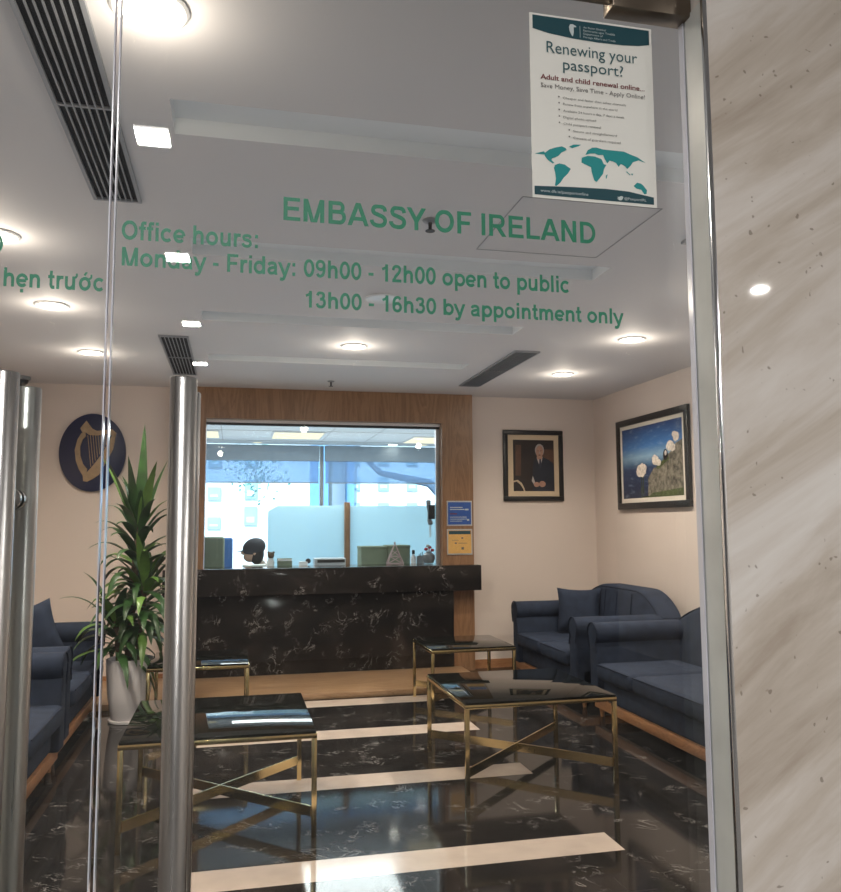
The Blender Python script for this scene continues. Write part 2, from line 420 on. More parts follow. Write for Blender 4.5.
def sign_text(body, x, y, z, cap, width, m, parent, align='L'):
    """bold sign lettering, base line at z, lying in a plane y = const and facing -y"""
    tot = sum(GL[c][0] for c in body) - 130; sx = width/tot; sz = cap/716.
    px = -65. - (tot if align == 'R' else 0); b = MB()
    for c in body:
        adv, strokes = GL[c]
        tall = 519 if c in 'aceimnopruy\u1eb9\u01b0'.replace('i','') else 716
        for si, (pts, w) in enumerate(strokes):
            h = w/2.; L = []; cl = abs(pts[0][0]-pts[-1][0]) < 1 and abs(pts[0][1]-pts[-1][1]) < 1 and len(pts) > 3
            for i, p in enumerate(pts):
                q0 = pts[i-1] if i else (pts[-2] if cl else None); q1 = pts[i+1] if i < len(pts)-1 else (pts[1] if cl else None)
                d = [Vector((b_[0]-a_[0], b_[1]-a_[1])).normalized() for a_, b_ in ((q0,p),(p,q1)) if a_ and b_ and (a_[0]-b_[0])**2+(a_[1]-b_[1])**2 > .01]
                t = sum(d, Vector((0,0))).normalized(); n = Vector((-t.y, t.x)); k = h/max(.45, n.dot(Vector((-d[0].y, d[0].x))))
                L.append((Vector(p)+n*k, Vector(p)-n*k))
            for (a1, a2), (b1, b2) in zip(L, L[1:]):
                po_ = clip([tuple(a1), tuple(b1), tuple(b2), tuple(a2)], -230, max(tall, 716) if c not in 'y' else 519)
                if c in 'AMNYR': po_ = clip(po_, 0, 716)
                if c in 'ahnm': po_ = clip(po_, 0, 716)
                if len(po_) > 2: b.poly([(x+(px+u)*sx, y+si*5e-5, z+v*sz) for u, v in po_])
        px += adv
    return b.build('lettering', m, parent, fix=False)
def lettering(body, x, y, z, cap, width, m, parent, bold=0., align='L', name='lettering'):
    me = text(body, cap, width, bold, align); me.transform(Matrix.Translation((x, y, z)))
    return finish(name, me, m, parent, smooth=False)

# ------------------------------------------------------------------ the setting
XL, XR, YB, ZC = -2.12, 3.88, 8.30, 2.86          # waiting room
GY0, GY1 = 1.135, 1.147                           # door glass, outer and inner face
# floor: dark marble, four pale inlaid stripes
SY = [(3.60,3.82), (4.785,5.02), (5.87,6.12), (6.90,7.15)]
fb = MB(); xs = [XL-.1, -.22, 1.785, XR+.1]; ys = [1.0]
for a, b in SY: ys += [a, b]
ys.append(YB+.6)
for i in range(3):
    for j in range(len(ys)-1):
        mi = 1 if (i == 1 and j % 2 == 1) else 0
        fb.poly([(xs[i],ys[j],0), (xs[i+1],ys[j],0), (xs[i+1],ys[j+1],0), (xs[i],ys[j+1],0)], mi)
struct(fb.build('floor', ['floor_dark', 'stripe']))
struct(MB().box((XL,7.19,.0), (2.30,YB+.3,.05), .004).build('trim_1', 'wood_floor'))          # wooden plinth before the counter
# ceiling with four shallow recessed channels
CY = [(2.60,2.84), (3.90,4.14), (5.25,5.49), (6.60,6.84)]; CX = (-.22, 1.95); H = .06
cb = MB(); xs = [XL-.1, CX[0], CX[1], XR+.1]; ys = [1.149]
for a, b in CY: ys += [a, b]
ys.append(YB+.2)
for i in range(3):
    for j in range(len(ys)-1):
        if i == 1 and j % 2 == 1:
            a, b, c, d = xs[1], xs[2], ys[j], ys[j+1]
            cb.poly([(a,c,ZC+H), (a,d,ZC+H), (b,d,ZC+H), (b,c,ZC+H)], 1)
            for p, q in (((a,c),(b,c)), ((b,c),(b,d)), ((b,d),(a,d)), ((a,d),(a,c))):
                cb.poly([(*p,ZC), (*q,ZC), (*q,ZC+H), (*p,ZC+H)], 1)
        else: cb.poly([(xs[i],ys[j],ZC), (xs[i],ys[j+1],ZC), (xs[i+1],ys[j+1],ZC), (xs[i+1],ys[j],ZC)], 0)
struct(cb.build('ceiling', ['ceiling', 'cove']))
struct(MB().box((XL-.1,1.149,ZC+.1), (XR+.1,YB+.2,ZC+.25)).build('ceiling_slab', 'ceiling'))
struct(MB().box((XL-.1,1.2,0), (XL,YB+.1,ZC+.1)).build('wall_left', 'wall'))
struct(MB().box((XR,1.2,0), (XR+.1,YB+.1,ZC+.1)).build('wall_right', 'wall'))
wb = MB().box((XL-.1,YB,0), (-.60,YB+.12,ZC)).box((2.44,YB,0), (XR+.1,YB+.12,ZC)).box((-.60,YB+.04,2.56), (2.44,YB+.12,ZC))
struct(wb.build('wall_back', 'wall'))
# wooden surround of the counter window
ws = MB().box((-.62,8.20,.0), (-.275,8.46,ZC)).box((2.115,8.20,.0), (2.45,8.46,ZC)).box((-.275,8.20,2.55), (2.115,8.46,ZC))
struct(ws.build('trim_2', 'wood_panel'))
struct(MB().box((2.45,YB-.012,0), (XR,YB,.09)).box((XR-.012,1.3,0), (XR,YB-.012,.09)).build('baseboard_right', 'wood_leg'))
struct(MB().box((XL,1.3,0), (XL+.012,YB-.012,.09)).box((XL+.012,YB-.012,0), (-.62,YB,.09)).build('baseboard_left', 'wood_leg'))
# entrance wall of streaked marble, jambs, chrome corner trim, lintel
JX, JL = .713, -1.06
struct(MB().box((JX,1.08,0), (4.6,1.149,3.05)).build('wall_front_right', 'beige'))
struct(MB().box((-4.6,1.08,0), (JL,1.149,3.05)).build('wall_front_left', 'beige'))
struct(MB().box((JL,1.129,2.346), (JX,1.147,3.05)).box((JL,1.147,2.40), (JX,1.20,3.05)).box((JL,1.129,2.328), (JX,1.134,2.346)).build('wall_front_lintel', 'bronze'))
struct(MB().box((JX-.004,1.086,0), (JX,1.15,2.323)).build('trim_3', 'jamb'))
struct(MB().box((JX-.005,1.0785,0), (JX+.0025,1.086,2.335), .001).build('trim_4', 'chrome'))
# entrance lobby behind the camera
struct(MB().box((-4.6,-7.0,-.1), (4.6,1.0,0)).build('floor_lobby', 'lobby_floor'))
struct(MB().box((-4.6,-7.0,3.05), (4.6,1.22,3.15)).build('ceiling_lobby', 'lobby_ceiling'))
struct(MB().box((-4.7,-7.0,0), (-4.6,1.2,3.05)).build('wall_lobby_left', 'beige'))
struct(MB().box((4.6,-7.0,0), (4.7,1.2,3.05)).build('wall_lobby_right', 'beige'))
struct(MB().box((-4.7,-7.1,0), (4.7,-7.0,3.05)).build('wall_lobby_back', 'lobby'))

# ------------------------------------------------------------------ glass doors
def door(name, x0, x1, hx, edge_right):
    d = bpy.data.objects.new(name, None); COL.objects.link(d); d.location = (x0, GY1, 0); struct(d)
    MB().box((x0,GY0,.012), (x1,GY1,2.345)).build('glass_pane', 'glass', d)
    e = MB()
    for x in ((x0, x1) if True else ()):
        e.box((x-.0008,GY0-.0005,.012), (x+.0008,GY1+.0005,2.345))
    e.build('polished_edge', 'edge', d)
    for y in (1.085, 1.205):
        h = MB(); r = .0172
        h.lathe([(r*.55,.88), (r,.884), (r,1.6885), (r*.93,1.6905), (r*.55,1.6912)], (hx,y,0), 32)
        yg = GY0 if y < GY0 else GY1
        for z in (1.02, 1.535):
            h.cyl((hx,y,z), (hx,yg,z), .0085, n=16)
            h.cyl((hx,yg+(-.008 if y < yg else .008),z), (hx,yg,z), .014, n=20)
        o = h.build('pull_handle', 'steel', d)
        if y > GY1: o['label'] = 'inner steel pull bar'
    return d
GAP = -.167
d1 = door('door_1', GAP+.0035, JX-.006, -.0655, False)
d2 = door('door_2', JL+.006, GAP-.0035, -.279, True)
p = MB().box((.574,1.116,2.3165), (.712,1.152,2.46), .002)
p.build('patch_fitting', 'bronze', d1)
MB().box((JL+.012,1.116,2.3165), (JL+.17,1.152,2.46), .003).build('patch_fitting', 'bronze', d2)
LY = GY1 + .0006; K = LY/1.147
def gl(body, x0, x1, z, cap, d, align='L', bold=.012):
    sign_text(body, x0*K, LY, 1.5+(z-1.5)*K, cap, (x1-x0)*K, 'green', d)
gl('EMBASSY OF IRELAND', .063, .547, 1.936, .0345, d1, bold=.014)
gl('Office hours:', -.155, .029, 1.8915, .027, d1)
gl('Monday - Friday: 09h00 - 12h00 open to public', -.1545, .501, 1.8545, .0262, d1)
gl('13h00 - 16h30 by appointment only', .095, .589, 1.8095, .0245, d1)
gl('theo l\u1ecbch h\u1eb9n tr\u01b0\u1edbc', -.421, -.177, 1.8165, .0255, d2)
gl('09h00 - 12h00', -.50, -.305, 1.8615, .0255, d2)

# ------------------------------------------------------------------ poster on the glass
PX, PZ = .4393, 1.9976
def P(u, v, y=0.): return (PX+u/1000., PYF-y, PZ+v/1000.)
PYF = GY0 - .0012
po = thing('passport_poster', 'white printed passport renewal poster stuck high on the right of the glass door', 'poster', P(105,0))
b = MB().box(P(0,0,.0), (PX+.2095,PYF+.0008,PZ+.300)); b.build('paper_sheet', 'paper', po)
def flat(name, polys, m, y=.0005):
    b = MB()
    for pl in polys: b.poly([P(u, v, y) for u, v in pl])
    return b.build(name, m, po)
flat('header_band', [[(5,296.5),(205,296.5),(205,272),(186,268),(157,265.5),(115,264.5),(73,265.5),(32,269),(5,274)]], 'teal_dark')
flat('footer_band', [[(3,18),(67,21.5),(122,23.5),(161,22.5),(204,16.5),(204,4.5),(3,4.5)]], 'teal_dark')
MAP = [
[(4.5,69.5),(19.5,74.5),(21.5,72.5),(28.5,78.5),(38.5,82.5),(49.5,85.5),(55.5,83.5),(57.5,80.5),(48.5,75.5),(43.5,69.5),(37.5,66.5),(32.5,64.5),(31.5,61.5),(36.5,57.5),(33.5,56.5),(25.5,61.5),(21.5,66.5),(20.5,69.5),(12.5,69.5)],
[(61.5,86.5),(69.5,90.5),(81.5,91.5),(77.5,88.5),(66.5,84.5)],
[(37.5,54.5),(44.5,57.5),(53.5,56.5),(63.5,50.5),(58.5,42.5),(51.5,35.5),(45.5,26.5),(38.5,20.5),(36.5,21.5),(38.5,32.5),(37.5,41.5),(35.5,49.5)],
[(82.5,70.5),(92.5,74.5),(104.5,74.5),(115.5,71.5),(119.5,63.5),(123.5,62.5),(119.5,55.5),(117.5,47.5),(111.5,39.5),(106.5,33.5),(102.5,35.5),(98.5,48.5),(97.5,56.5),(89.5,59.5),(81.5,62.5)],
[(88.5,75.5),(92.5,83.5),(100.5,88.5),(107.5,89.5),(118.5,87.5),(141.5,87.5),(154.5,87.5),(166.5,83.5),(177.5,80.5),(191.5,72.5),(179.5,75.5),(169.5,71.5),(165.5,65.5),(159.5,59.5),(155.5,63.5),(151.5,65.5),(148.5,66.5),(144.5,61.5),(140.5,67.5),(134.5,69.5),(129.5,70.5),(125.5,65.5),(121.5,71.5),(118.5,78.5),(110.5,77.5),(104.5,79.5),(96.5,78.5)],
[(169.5,32.5),(175.5,38.5),(182.5,37.5),(186.5,34.5),(192.5,27.5),(191.5,21.5),(187.5,20.5),(182.5,27.5),(174.5,28.5)],
[(122.5,45.5),(125.5,47.5),(123.5,40.5),(122,40.5)], [(158.5,55.5),(164.5,50.5),(163.5,49.5),(157.5,54.5)], [(165.5,52.5),(169.5,52.5),(167.5,49.5)]]
flat('world_map', MAP, 'teal')
flat('harp_emblem', [[(67,277),(66,284),(68,288.5),(72,289.5),(78,287),(78.5,285),(74,284.5),(74,276),(72.5,269),(70.5,270)]], 'pale_ink', .0009)
flat('bird_emblem', [[(140,9.5),(143,9.5),(140.5,12.5),(143.5,12),(146,13.5),(149,14),(151,12.5),(150,9.5),(147.5,7),(144,6.8)]], 'pale_ink', .0009)
def pt(body, u, v, cap, w, m, bold=0., align='L', y=.001):
    lettering(body, *P(u, v, y), cap/1000., w/1000. if w else None, m, po, bold, align)
for i, (s, w) in enumerate((('An Roinn Gn\u00f3tha\u00ed', 39), ('Eachtracha agus Tr\u00e1d\u00e1la', 54), ('Department of', 33), ('Foreign Affairs and Trade', 55))):
    pt(s, 90.5, 285-5.4*i, 3.2, w, 'pale_ink')
MB().box(P(84.5,268.5,.001), (PX+.085,PYF-.0006,PZ+.288)).build('divider_line', 'pale_ink', po)
pt('Renewing your', 27.5, 237, 18.5, 155, 'ink')
pt('passport?', 54.5, 212, 17.5, 103, 'ink')
for k in range(3): pt('Adult and child renewal online...', 16.3+.25*k, 192, 8, 177, 'red_ink', y=.001+.00004*k)
pt('Save Money, Save Time - Apply Online!', 16.5, 178.5, 7, 177.5, 'grey_ink')
for s, u, v, w in (('Cheaper and faster than other channels', 53, 163, 107), ('Renew from anywhere in the world', 53, 153, 92), ('Available 24 hours a day, 7 days a week', 53, 142, 104), ('Digital photo upload', 53, 131.5, 55), ('Child passport renewal', 53, 121, 63), ('Secure and straightforward', 69, 110.5, 74), ('Consent of guardians required', 69, 99.5, 80)):
    pt(s, u, v, 3.6, w, 'grey_ink'); pt('\u2022', u-8, v-.5, 7, None, 'grey_ink')
pt('www.dfa.ie/passportonline', 12.5, 9.3, 4.6, 79, 'pale_ink')
pt('@PassportIRL', 152.5, 8.6, 4, 38, 'pale_ink')

# ------------------------------------------------------------------ tables
def table(name, label, w, d, h, loc, group):
    t = thing(name, label, 'table', loc, group)
    k = .025; L = True
    MB().box((.004,.004,h-.012), (w-.004,d-.004,h), .0015).build('tabletop', 'black_glass', t, L)
    f = MB()
    for y in (0, d-k): f.box((0,y,h-.036), (w,y+k,h-.0125), .0015)
    for x in (0, w-k): f.box((x,k,h-.036), (x+k,d-k,h-.0125), .0015)
    f.build('top_frame', 'brass', t, L)
    for x in (0, w-k):
        for y in (0, d-k): MB().box((x,y,0), (x+k,y+k,h-.0365), .0015).build('leg', 'brass', t, L)
    for s, z in ((1,.115), (-1,.115)):
        a = Vector((k, k if s > 0 else d-k, z)); b = Vector((w-k, d-k if s > 0 else k, z)); v = b-a
        r = Matrix.Rotation(math.atan2(v.y, v.x), 4, 'Z'); c = (a+b)/2; q = v.length/2
        m = MB()
        if s > 0: m.box(c-Vector((q,.004,.025)), c+Vector((q,.004,.025)), rot=r)
        else: m.box(c-Vector((q,.004,.025)), c+Vector((-.006,.004,.025)), rot=None) if False else m.box(c-Vector((q,.004,.025)), c+Vector((q,.004,.025)), rot=r)
        m.build('cross_brace', 'brass', t, L)
    return t
tl = table('coffee_table', 'large brass coffee table with black glass top behind the right door handle', .92, .93, .50, (-.505,4.09,0), 'square brass tables')
dup(tl, (1.28,4.49,0), 'large brass coffee table in front of the nearer right sofa')
sl = table('side_table', 'small brass side table with black top beside the white plant pot', .71, .70, .505, (-.58,6.13,0), 'square brass tables')
dup(sl, (1.555,6.42,0), 'small brass side table near the far end of the right hand sofas')

# ------------------------------------------------------------------ sofas
def sofa(label, loc, rz, W, D, splits, hb, group, back_end):
    t = thing('sofa', label, 'sofa', loc, group, rz); L = True
    aw = .19; zs = .435
    MB().box((.03,.05,.141), (W-.03,D-.04,.31), .02, 3).build('base', 'navy', t, L)
    r = MB().box((.02,.035,.07), (W-.02,.075,.14), .004).box((.02,.075,.07), (.06,D-.06,.14), .004).box((W-.06,.075,.07), (W-.02,D-.06,.14), .004)
    r.build('wood_rail', 'wood_leg', t, L)
    for x in (.06, W-.06):
        for y in (.08, D-.1): MB().cyl((x,y,0), (x,y,.07), .014, .024, 12).build('leg', 'wood_leg', t, L)
    # rolled arms: flared scroll section swept front to back
    for s in (0, 1):
        o = []
        for k in range(15):
            a = math.radians(-50 + 260*k/14.)
            o.append((.085 + .085*math.cos(a), .64 + .085*math.sin(a)))
        prof = [(.165,.142)] + [(.165,.50)] + o + [(.03,.52), (.03,.142)]
        if s == 0: fn = lambda u, v, d: (.0+u-.0, d, v)
        else: fn = lambda u, v, d: (W-u, d, v)
        a = MB().prism(prof, fn, .0, D-.1, .012, 3).build('arm', 'navy', t, L)
        pts = [fn(u, v, -.002) for u, v in prof[1:-1]]
        MB().tube(pts, .006, 6).build('piping', 'navy_dark', a, True)
    xs = [aw-.02] + splits + [W-aw+.02]
    for a, b in zip(xs, xs[1:]):
        c = MB().box((a+.008,-.03,.305), (b-.008,D-.32,zs), .05, 4).build('seat_cushion', 'navy', t, L)
        MB().tube([(a+.03,-.024,zs-.012), (b-.03,-.024,zs-.012)], .005, 6).build('piping', 'navy_dark', c, True)
    # camel back
    n = 28; top = []
    for k in range(n+1):
        u = k/n; e = min(u, 1-u)
        top.append((.02 + u*(W-.04), .70 + (hb-.70)*min(1, math.sin(min(1, e/.30)*PI/2)**.8)))
    prof = [(.02,.31)] + top + [(W-.02,.31)]
    bk = MB().prism(prof, lambda u, v, d: (u, d + (v-.31)*.12, v), D-.30, D-.06, .05, 4).build('backrest', 'navy', t, L)
    MB().tube([(u, D-.295+(v-.31)*.12, v-.02) for u, v in top], .006, 6).build('piping', 'navy_dark', bk, True)
    for x in splits + [W*.35, W*.68]:
        v = .70 + (hb-.70)*min(1, math.sin(min(1, min(x/W, 1-x/W)/.30)*PI/2)**.8)
        MB().tube([(x, D-.302+(z-.31)*.12, z) for z in (.44, .6, v-.05)], .005, 6).build('back_seam', 'navy_dark', bk, True)
    return t
SG = 'navy blue sofas around the waiting room'
R_ = -PI/2; L_ = PI/2
sofa('navy sofa on the right beside the door jamb, its near end hidden', (2.75,6.09,0), R_, 2.10, 1.0, [.74], .90, SG, 0)
sofa('navy camelback sofa on the right in the far corner below the portrait', (2.75,7.90,0), R_, 1.60, 1.0, [.80], .91, SG, 0)
sofa('navy sofa on the left partly hidden by the left door handle', (-1.0,3.48,0), L_, 2.10, 1.0, [1.05], .90, SG, 0)
sofa('dark navy sofa on the left standing next to the potted plant', (-1.02,5.66,0), L_, 1.58, 1.0, [.79], .90, SG, 0)
def pillow(label, c, s, rot):
    b = MB(); n = 14; g = {}
    for sd in (1, -1):
        for i in range(n+1):
            for j in range(n+1):
                u, v = 2*i/n-1, 2*j/n-1
                pin = 1 - .10*(1-u*u*1.0)*(abs(v)**3) ; pin2 = 1 - .10*(1-v*v)*(abs(u)**3)
                h = .085*max(0, (1-u**4)*(1-v**4))**.6
                g[sd,i,j] = b.bm.verts.new((u*s*pin2, sd*h, v*s*pin))
        for i in range(n):
            for j in range(n):
                q = [g[sd,i,j], g[sd,i+1,j], g[sd,i+1,j+1], g[sd,i,j+1]]
                f = b.bm.faces.new(q if sd > 0 else q[::-1]); f.smooth = True
    bmesh.ops.remove_doubles(b.bm, verts=b.bm.verts[:], dist=1e-5)
    o = b.build('throw_pillow', 'navy'); o.location = c; o.rotation_euler = rot
    return tag(o, label, 'pillow')
pillow('square navy throw pillow leaning in the corner of the far right sofa', (3.30,7.50,.655), .215, (math.radians(-12), 0, math.radians(-30)))
pillow('dark navy pillow tipped against the back of the left sofa', (-1.43,6.48,.725), .20, (math.radians(-10), math.radians(-18), math.radians(12)))

# ------------------------------------------------------------------ potted plant
pb = (-.765, 6.80, 0)
pl = thing('potted_plant', 'tall potted corn plant with strap leaves in a white pot', 'plant', pb)
MB().lathe([(.12,.012),(.135,.03),(.16,.2),(.172,.36),(.176,.475),(.165,.478),(.16,.44)], pb).build('pot', 'pot', pl)
MB().lathe([(.13,0),(.15,.004),(.152,.02),(.14,.022)], pb).build('saucer', 'pot', pl)
MB().lathe([(.1,.42),(.163,.425),(.05,.44)], pb).build('soil', 'soil', pl)
canes = [((-.02,.02), 1.52, .030, (.05,.02)), ((.065,-.03), 1.10, .028, (.03,-.02)), ((-.07,-.05), .80, .026, (-.03,-.02))]
heads = []
for (dx, dy), h, r, (lx, ly) in canes:
    p0 = Vector((pb[0]+dx, pb[1]+dy, .42)); pts = [p0 + Vector((lx*k/5., ly*k/5., (h-.42)*k/5.)) for k in range(6)]
    MB().tube(pts, [r, r*.95, r, r*.92, r*.95, r*.6], 10).build('cane', 'cane', pl)
    heads.append(pts[-1])
def leaf(b, p, az, el, ln, w, droop, mi):
    n = 9; d = Vector((math.cos(az)*math.cos(el), math.sin(az)*math.cos(el), math.sin(el))); side = Vector((-math.sin(az), math.cos(az), 0))
    pos = Vector(p); rows = []
    for i in range(n+1):
        t = i/n; hw = w*(.35+.65*min(1, t*3.2))*(1 - max(0, t-.45)/.55)**.8 if t < 1 else 0
        nrm = side.cross(d).normalized()
        rows.append([b.bm.verts.new(pos + side*hw*s + nrm*(.25*hw*abs(s))) for s in (-1, 0, 1)])
        pos = pos + d*(ln/n); d = (d + Vector((0,0,-droop*(.4+1.2*t)/n*2))).normalized()
    for a, c in zip(rows, rows[1:]):
        for k in range(2):
            f = b.bm.faces.new((a[k], a[k+1], c[k+1], c[k])); f.material_index = mi; f.smooth = True
fol = MB()
for hd, cnt, span, up in zip(heads, (60, 44, 32), (.80, .44, .28), (.0, 0, 0)):
    for k in range(cnt):
        f = k/cnt; az = k*2.39996 + random.uniform(-.3,.3)
        el = math.radians(-5 + 80*f + random.uniform(-8,8))
        p = hd + Vector((0,0,-span + span*f*1.02)) + Vector((math.cos(az), math.sin(az), 0))*.02
        leaf(fol, p, az, el, random.uniform(.34,.50), random.uniform(.034,.046), random.uniform(1.1,1.9)*(1.15-.6*f), 1 if random.random() < .22 else 0)
top = heads[0]
for az, el, ln, dr, mi in ((1.2,1.5,.86,.05,0), (2.9,1.15,.66,.22,1), (.5,1.25,.62,.3,0), (4.2,1.35,.6,.25,0), (5.3,1.2,.6,.35,1), (3.6,1.2,.62,.3,0)):
    leaf(fol, top - Vector((0,0,.05)), az, el, ln, .048, dr, mi)
fol.build('foliage', ['leaf', 'leaf2'], pl, fix=False)

# ------------------------------------------------------------------ emblem plaque
ex, ez = -1.325, 2.20
em = thing('emblem_plaque', 'oval navy plaque with a gold harp on the back wall', 'plaque', (ex,YB,ez-.38))
ov = [(.302*math.cos(2*PI*k/64), .375*math.sin(2*PI*k/64)) for k in range(64)]
MB().prism(ov, lambda u, v, d: (ex+u, d, ez+v), YB-.035, YB-.001, .006, 2).build('disc', 'emblem_blue', em)
def hp(X, Y): return ((X-382)/9.39*.0091, -(Y-450)/9.39*.0096)
hy = YB-.046
def hpr(b, pts): return b.prism([hp(*p) for p in pts], lambda u, v, d: (ex+u, d, ez+v), hy, YB-.034, .003, 1)
hb = MB()
hpr(hb, [(318,150),(262,225),(290,275),(312,262),(345,285),(420,292),(520,272),(585,300),(600,262),(560,228),(500,236),(420,246),(375,225)])
hpr(hb, [(275,270),(240,330),(218,430),(232,530),(262,610),(300,670),(335,650),(340,605),(300,560),(272,480),(268,400),(290,330),(320,300),(312,262)])
hpr(hb, [(300,670),(305,720),(340,728),(395,700),(450,660),(575,420),(600,262),(560,290),(480,450),(400,560),(335,640)])
hb.build('harp', 'gold', em)
st = MB()
for k in range(9):
    t = k/8.; a = hp(335+t*190, 290-t*12); c = hp(372+t*160, 585-t*235)
    st.tube([(ex+a[0], hy+.004, ez+a[1]), (ex+c[0], hy+.004, ez+c[1])], .0035, 5)
st.build('harp_string', 'gold', em)

# ------------------------------------------------------------------ framed pictures
px0, px1, pz0, pz1 = 2.815, 3.50, 1.74, 2.505; fy = YB
pf = thing('framed_portrait', 'black framed portrait of a man in a dark suit on the back wall', 'picture', ((px0+px1)/2, fy, pz0))
f = MB(); w = .05
for a, b in (((px0,pz0),(px1,pz0+w)), ((px0,pz1-w),(px1,pz1)), ((px0,pz0+w),(px0+w,pz1-w)), ((px1-w,pz0+w),(px1,pz1-w))):
    f.box((a[0],fy-.03,a[1]), (b[0],fy-.001,b[1]), .004)
f.build('frame', 'frame_black', pf)
MB().box((px0+.04,fy-.016,pz0+.04), (px1-.04,fy-.004,pz1-.04)).build('mount', 'mat_cream', pf)
art = MB(); cx0, cx1, cz0, cz1 = px0+.112, px1-.105, pz0+.105, pz1-.105
def A(pts, mi, k): art.poly([(cx0+(cx1-cx0)*u, fy-.0165-.0006*k, cz0+(cz1-cz0)*v) for u, v in pts], mi)
def el(cu, cv, ru, rv, n=20): return [(cu+ru*math.cos(2*PI*k/n), cv+rv*math.sin(2*PI*k/n)) for k in range(n)]
A([(0,0),(1,0),(1,1),(0,1)], 0, 0)
A([(.74,.52),(1,.52),(1,.82),(.72,.82)], 1, 1); A([(.05,.3),(.18,.3),(.2,.9),(.06,.9)], 1, 1)
A([(.46,0),(1,0),(1,.42),(.97,.55),(.86,.62),(.74,.66),(.6,.66),(.5,.6),(.47,.4)], 2, 2)
A([(.57,.66),(.72,.67),(.66,.45)], 6, 3); A([(.635,.63),(.675,.63),(.69,.5),(.66,.42),(.63,.5)], 7, 4)
A([(.59,.62),(.7,.62),(.72,.72),(.57,.72)], 3, 4)
A(el(.645,.80,.112,.125), 5, 5); A(el(.645,.775,.088,.115), 3, 6)
for s in (.61, .68): A(el(s,.79,.014,.008,8), 0, 7)
A([(.64,.78),(.655,.78),(.665,.735),(.63,.735)], 5, 7); A(el(.645,.705,.032,.008,8), 0, 7)
A(el(.56,.13,.07,.05), 3, 6); A(el(.70,.14,.08,.06), 3, 7); A([(.44,.2),(.5,.12),(.52,.18),(.47,.3)], 6, 5)
A([(.0,.2),(.1,.22),(.2,.16),(.26,.06),(.28,.0),(.25,.0),(.22,.06),(.16,.13),(.08,.185),(0,.17)], 4, 3)
art.build('painting', ['canvas','canvas2','suit','face','mat_cream','silver','shirt_p','tie'], pf)

# large landscape on the right wall (x = XR), runs in depth from y=7.71 (left side) to 6.35 (right side)
ly0, ly1, lz0, lz1 = 7.705, 6.345, 1.635, 2.535
lp = thing('framed_landscape', 'large black framed picture of rocks and sea on the right wall', 'picture', (XR,(ly0+ly1)/2,lz0))
f = MB(); w = .062
for a, b in (((ly1,lz0),(ly0,lz0+w)), ((ly1,lz1-w),(ly0,lz1)), ((ly1,lz0+w),(ly1+w,lz1-w)), ((ly0-w,lz0+w),(ly0,lz1-w))):
    f.box((XR-.035,a[0],a[1]), (XR-.001,b[0],b[1]), .004)
f.build('frame', 'frame_black', lp)
MB().box((XR-.016,ly1+.05,lz0+.05), (XR-.004,ly0-.05,lz1-.05)).build('mount', 'mat_white', lp)
art = MB(); a0, a1, z0, z1 = ly0-.105, ly1+.115, lz0+.105, lz1-.10
def A(pts, mi, k): art.poly([(XR-.0165-.0006*k, a0+(a1-a0)*u, z0+(z1-z0)*v) for u, v in pts], mi)
A([(0,0),(1,0),(1,1),(0,1)], 0, 0)
A([(.43,0),(.45,.15),(.44,.26),(.5,.33),(.55,.40),(.62,.38),(.66,.47),(.74,.48),(.78,.55),(.84,.60),(.9,.68),(1,.72),(1,0)], 1, 1)
A([(.58,.40),(.66,.46),(.78,.53),(.8,.49),(.7,.42),(.62,.37)], 2, 2)
A([(.4,.02),(.46,.02),(.52,.06),(1,.1),(1,0),(.3,0)], 2, 2)
random.seed(3)
for cu, cv, r in ((.34,.38,.10), (.30,.36,.06), (.38,.41,.06), (.58,.50,.07), (.63,.46,.05), (.82,.66,.075), (.86,.63,.05), (.91,.77,.065), (.88,.8,.04)):
    pts = [(cu+r*.8*random.uniform(.8,1.15)*math.cos(2*PI*k/14), cv+r*random.uniform(.8,1.15)*math.sin(2*PI*k/14)) for k in range(14)]
    A(pts, 3, 3+len(art.bm.faces)*.15)
for u, v0, v1 in ((.33,.0,.3), (.36,.05,.32)): A([(u,v0),(u+.012,v0),(u+.012,v1),(u,v1)], 2, 2)
A(el(.745,.55,.035,.075), 4, 7); A(el(.75,.57,.018,.035), 3, 8)
art.build('print', ['sky_sea','rock','grass','bloom','frame_black'], lp)

# ------------------------------------------------------------------ reception counter
rc = thing('reception_counter', 'black marble reception counter under the service window', 'counter', (.95,8.2,.05))
MB().box((-.61,8.18,.05), (2.222,8.198,.825), .001).build('front_panel', 'counter_dark', rc)
MB().box((-.64,8.05,.825), (2.482,8.199,1.079), .002).box((-.274,8.199,.825), (2.114,8.56,1.079)).build('countertop', 'counter_dark', rc)
MB().box((-.27,8.56,1.03), (2.11,8.90,1.05)).build('inner_desktop', 'white', rc)
# service window
w1 = bpy.data.objects.new('window_1', None); COL.objects.link(w1); w1.location = (.92,8.33,1.083); struct(w1)
MB().box((-.275,8.325,1.085), (2.09,8.335,2.51)).build('glass_pane', 'pane', w1)
MB().box((-.275,8.31,2.498), (2.115,8.345,2.522)).build('top_rail', 'black', w1)
MB().box((-.275,8.28,2.522), (2.115,8.35,2.55)).build('head_channel', 'white', w1)
MB().box((2.075,8.31,1.083), (2.115,8.345,2.498)).build('side_channel', 'alu', w1)
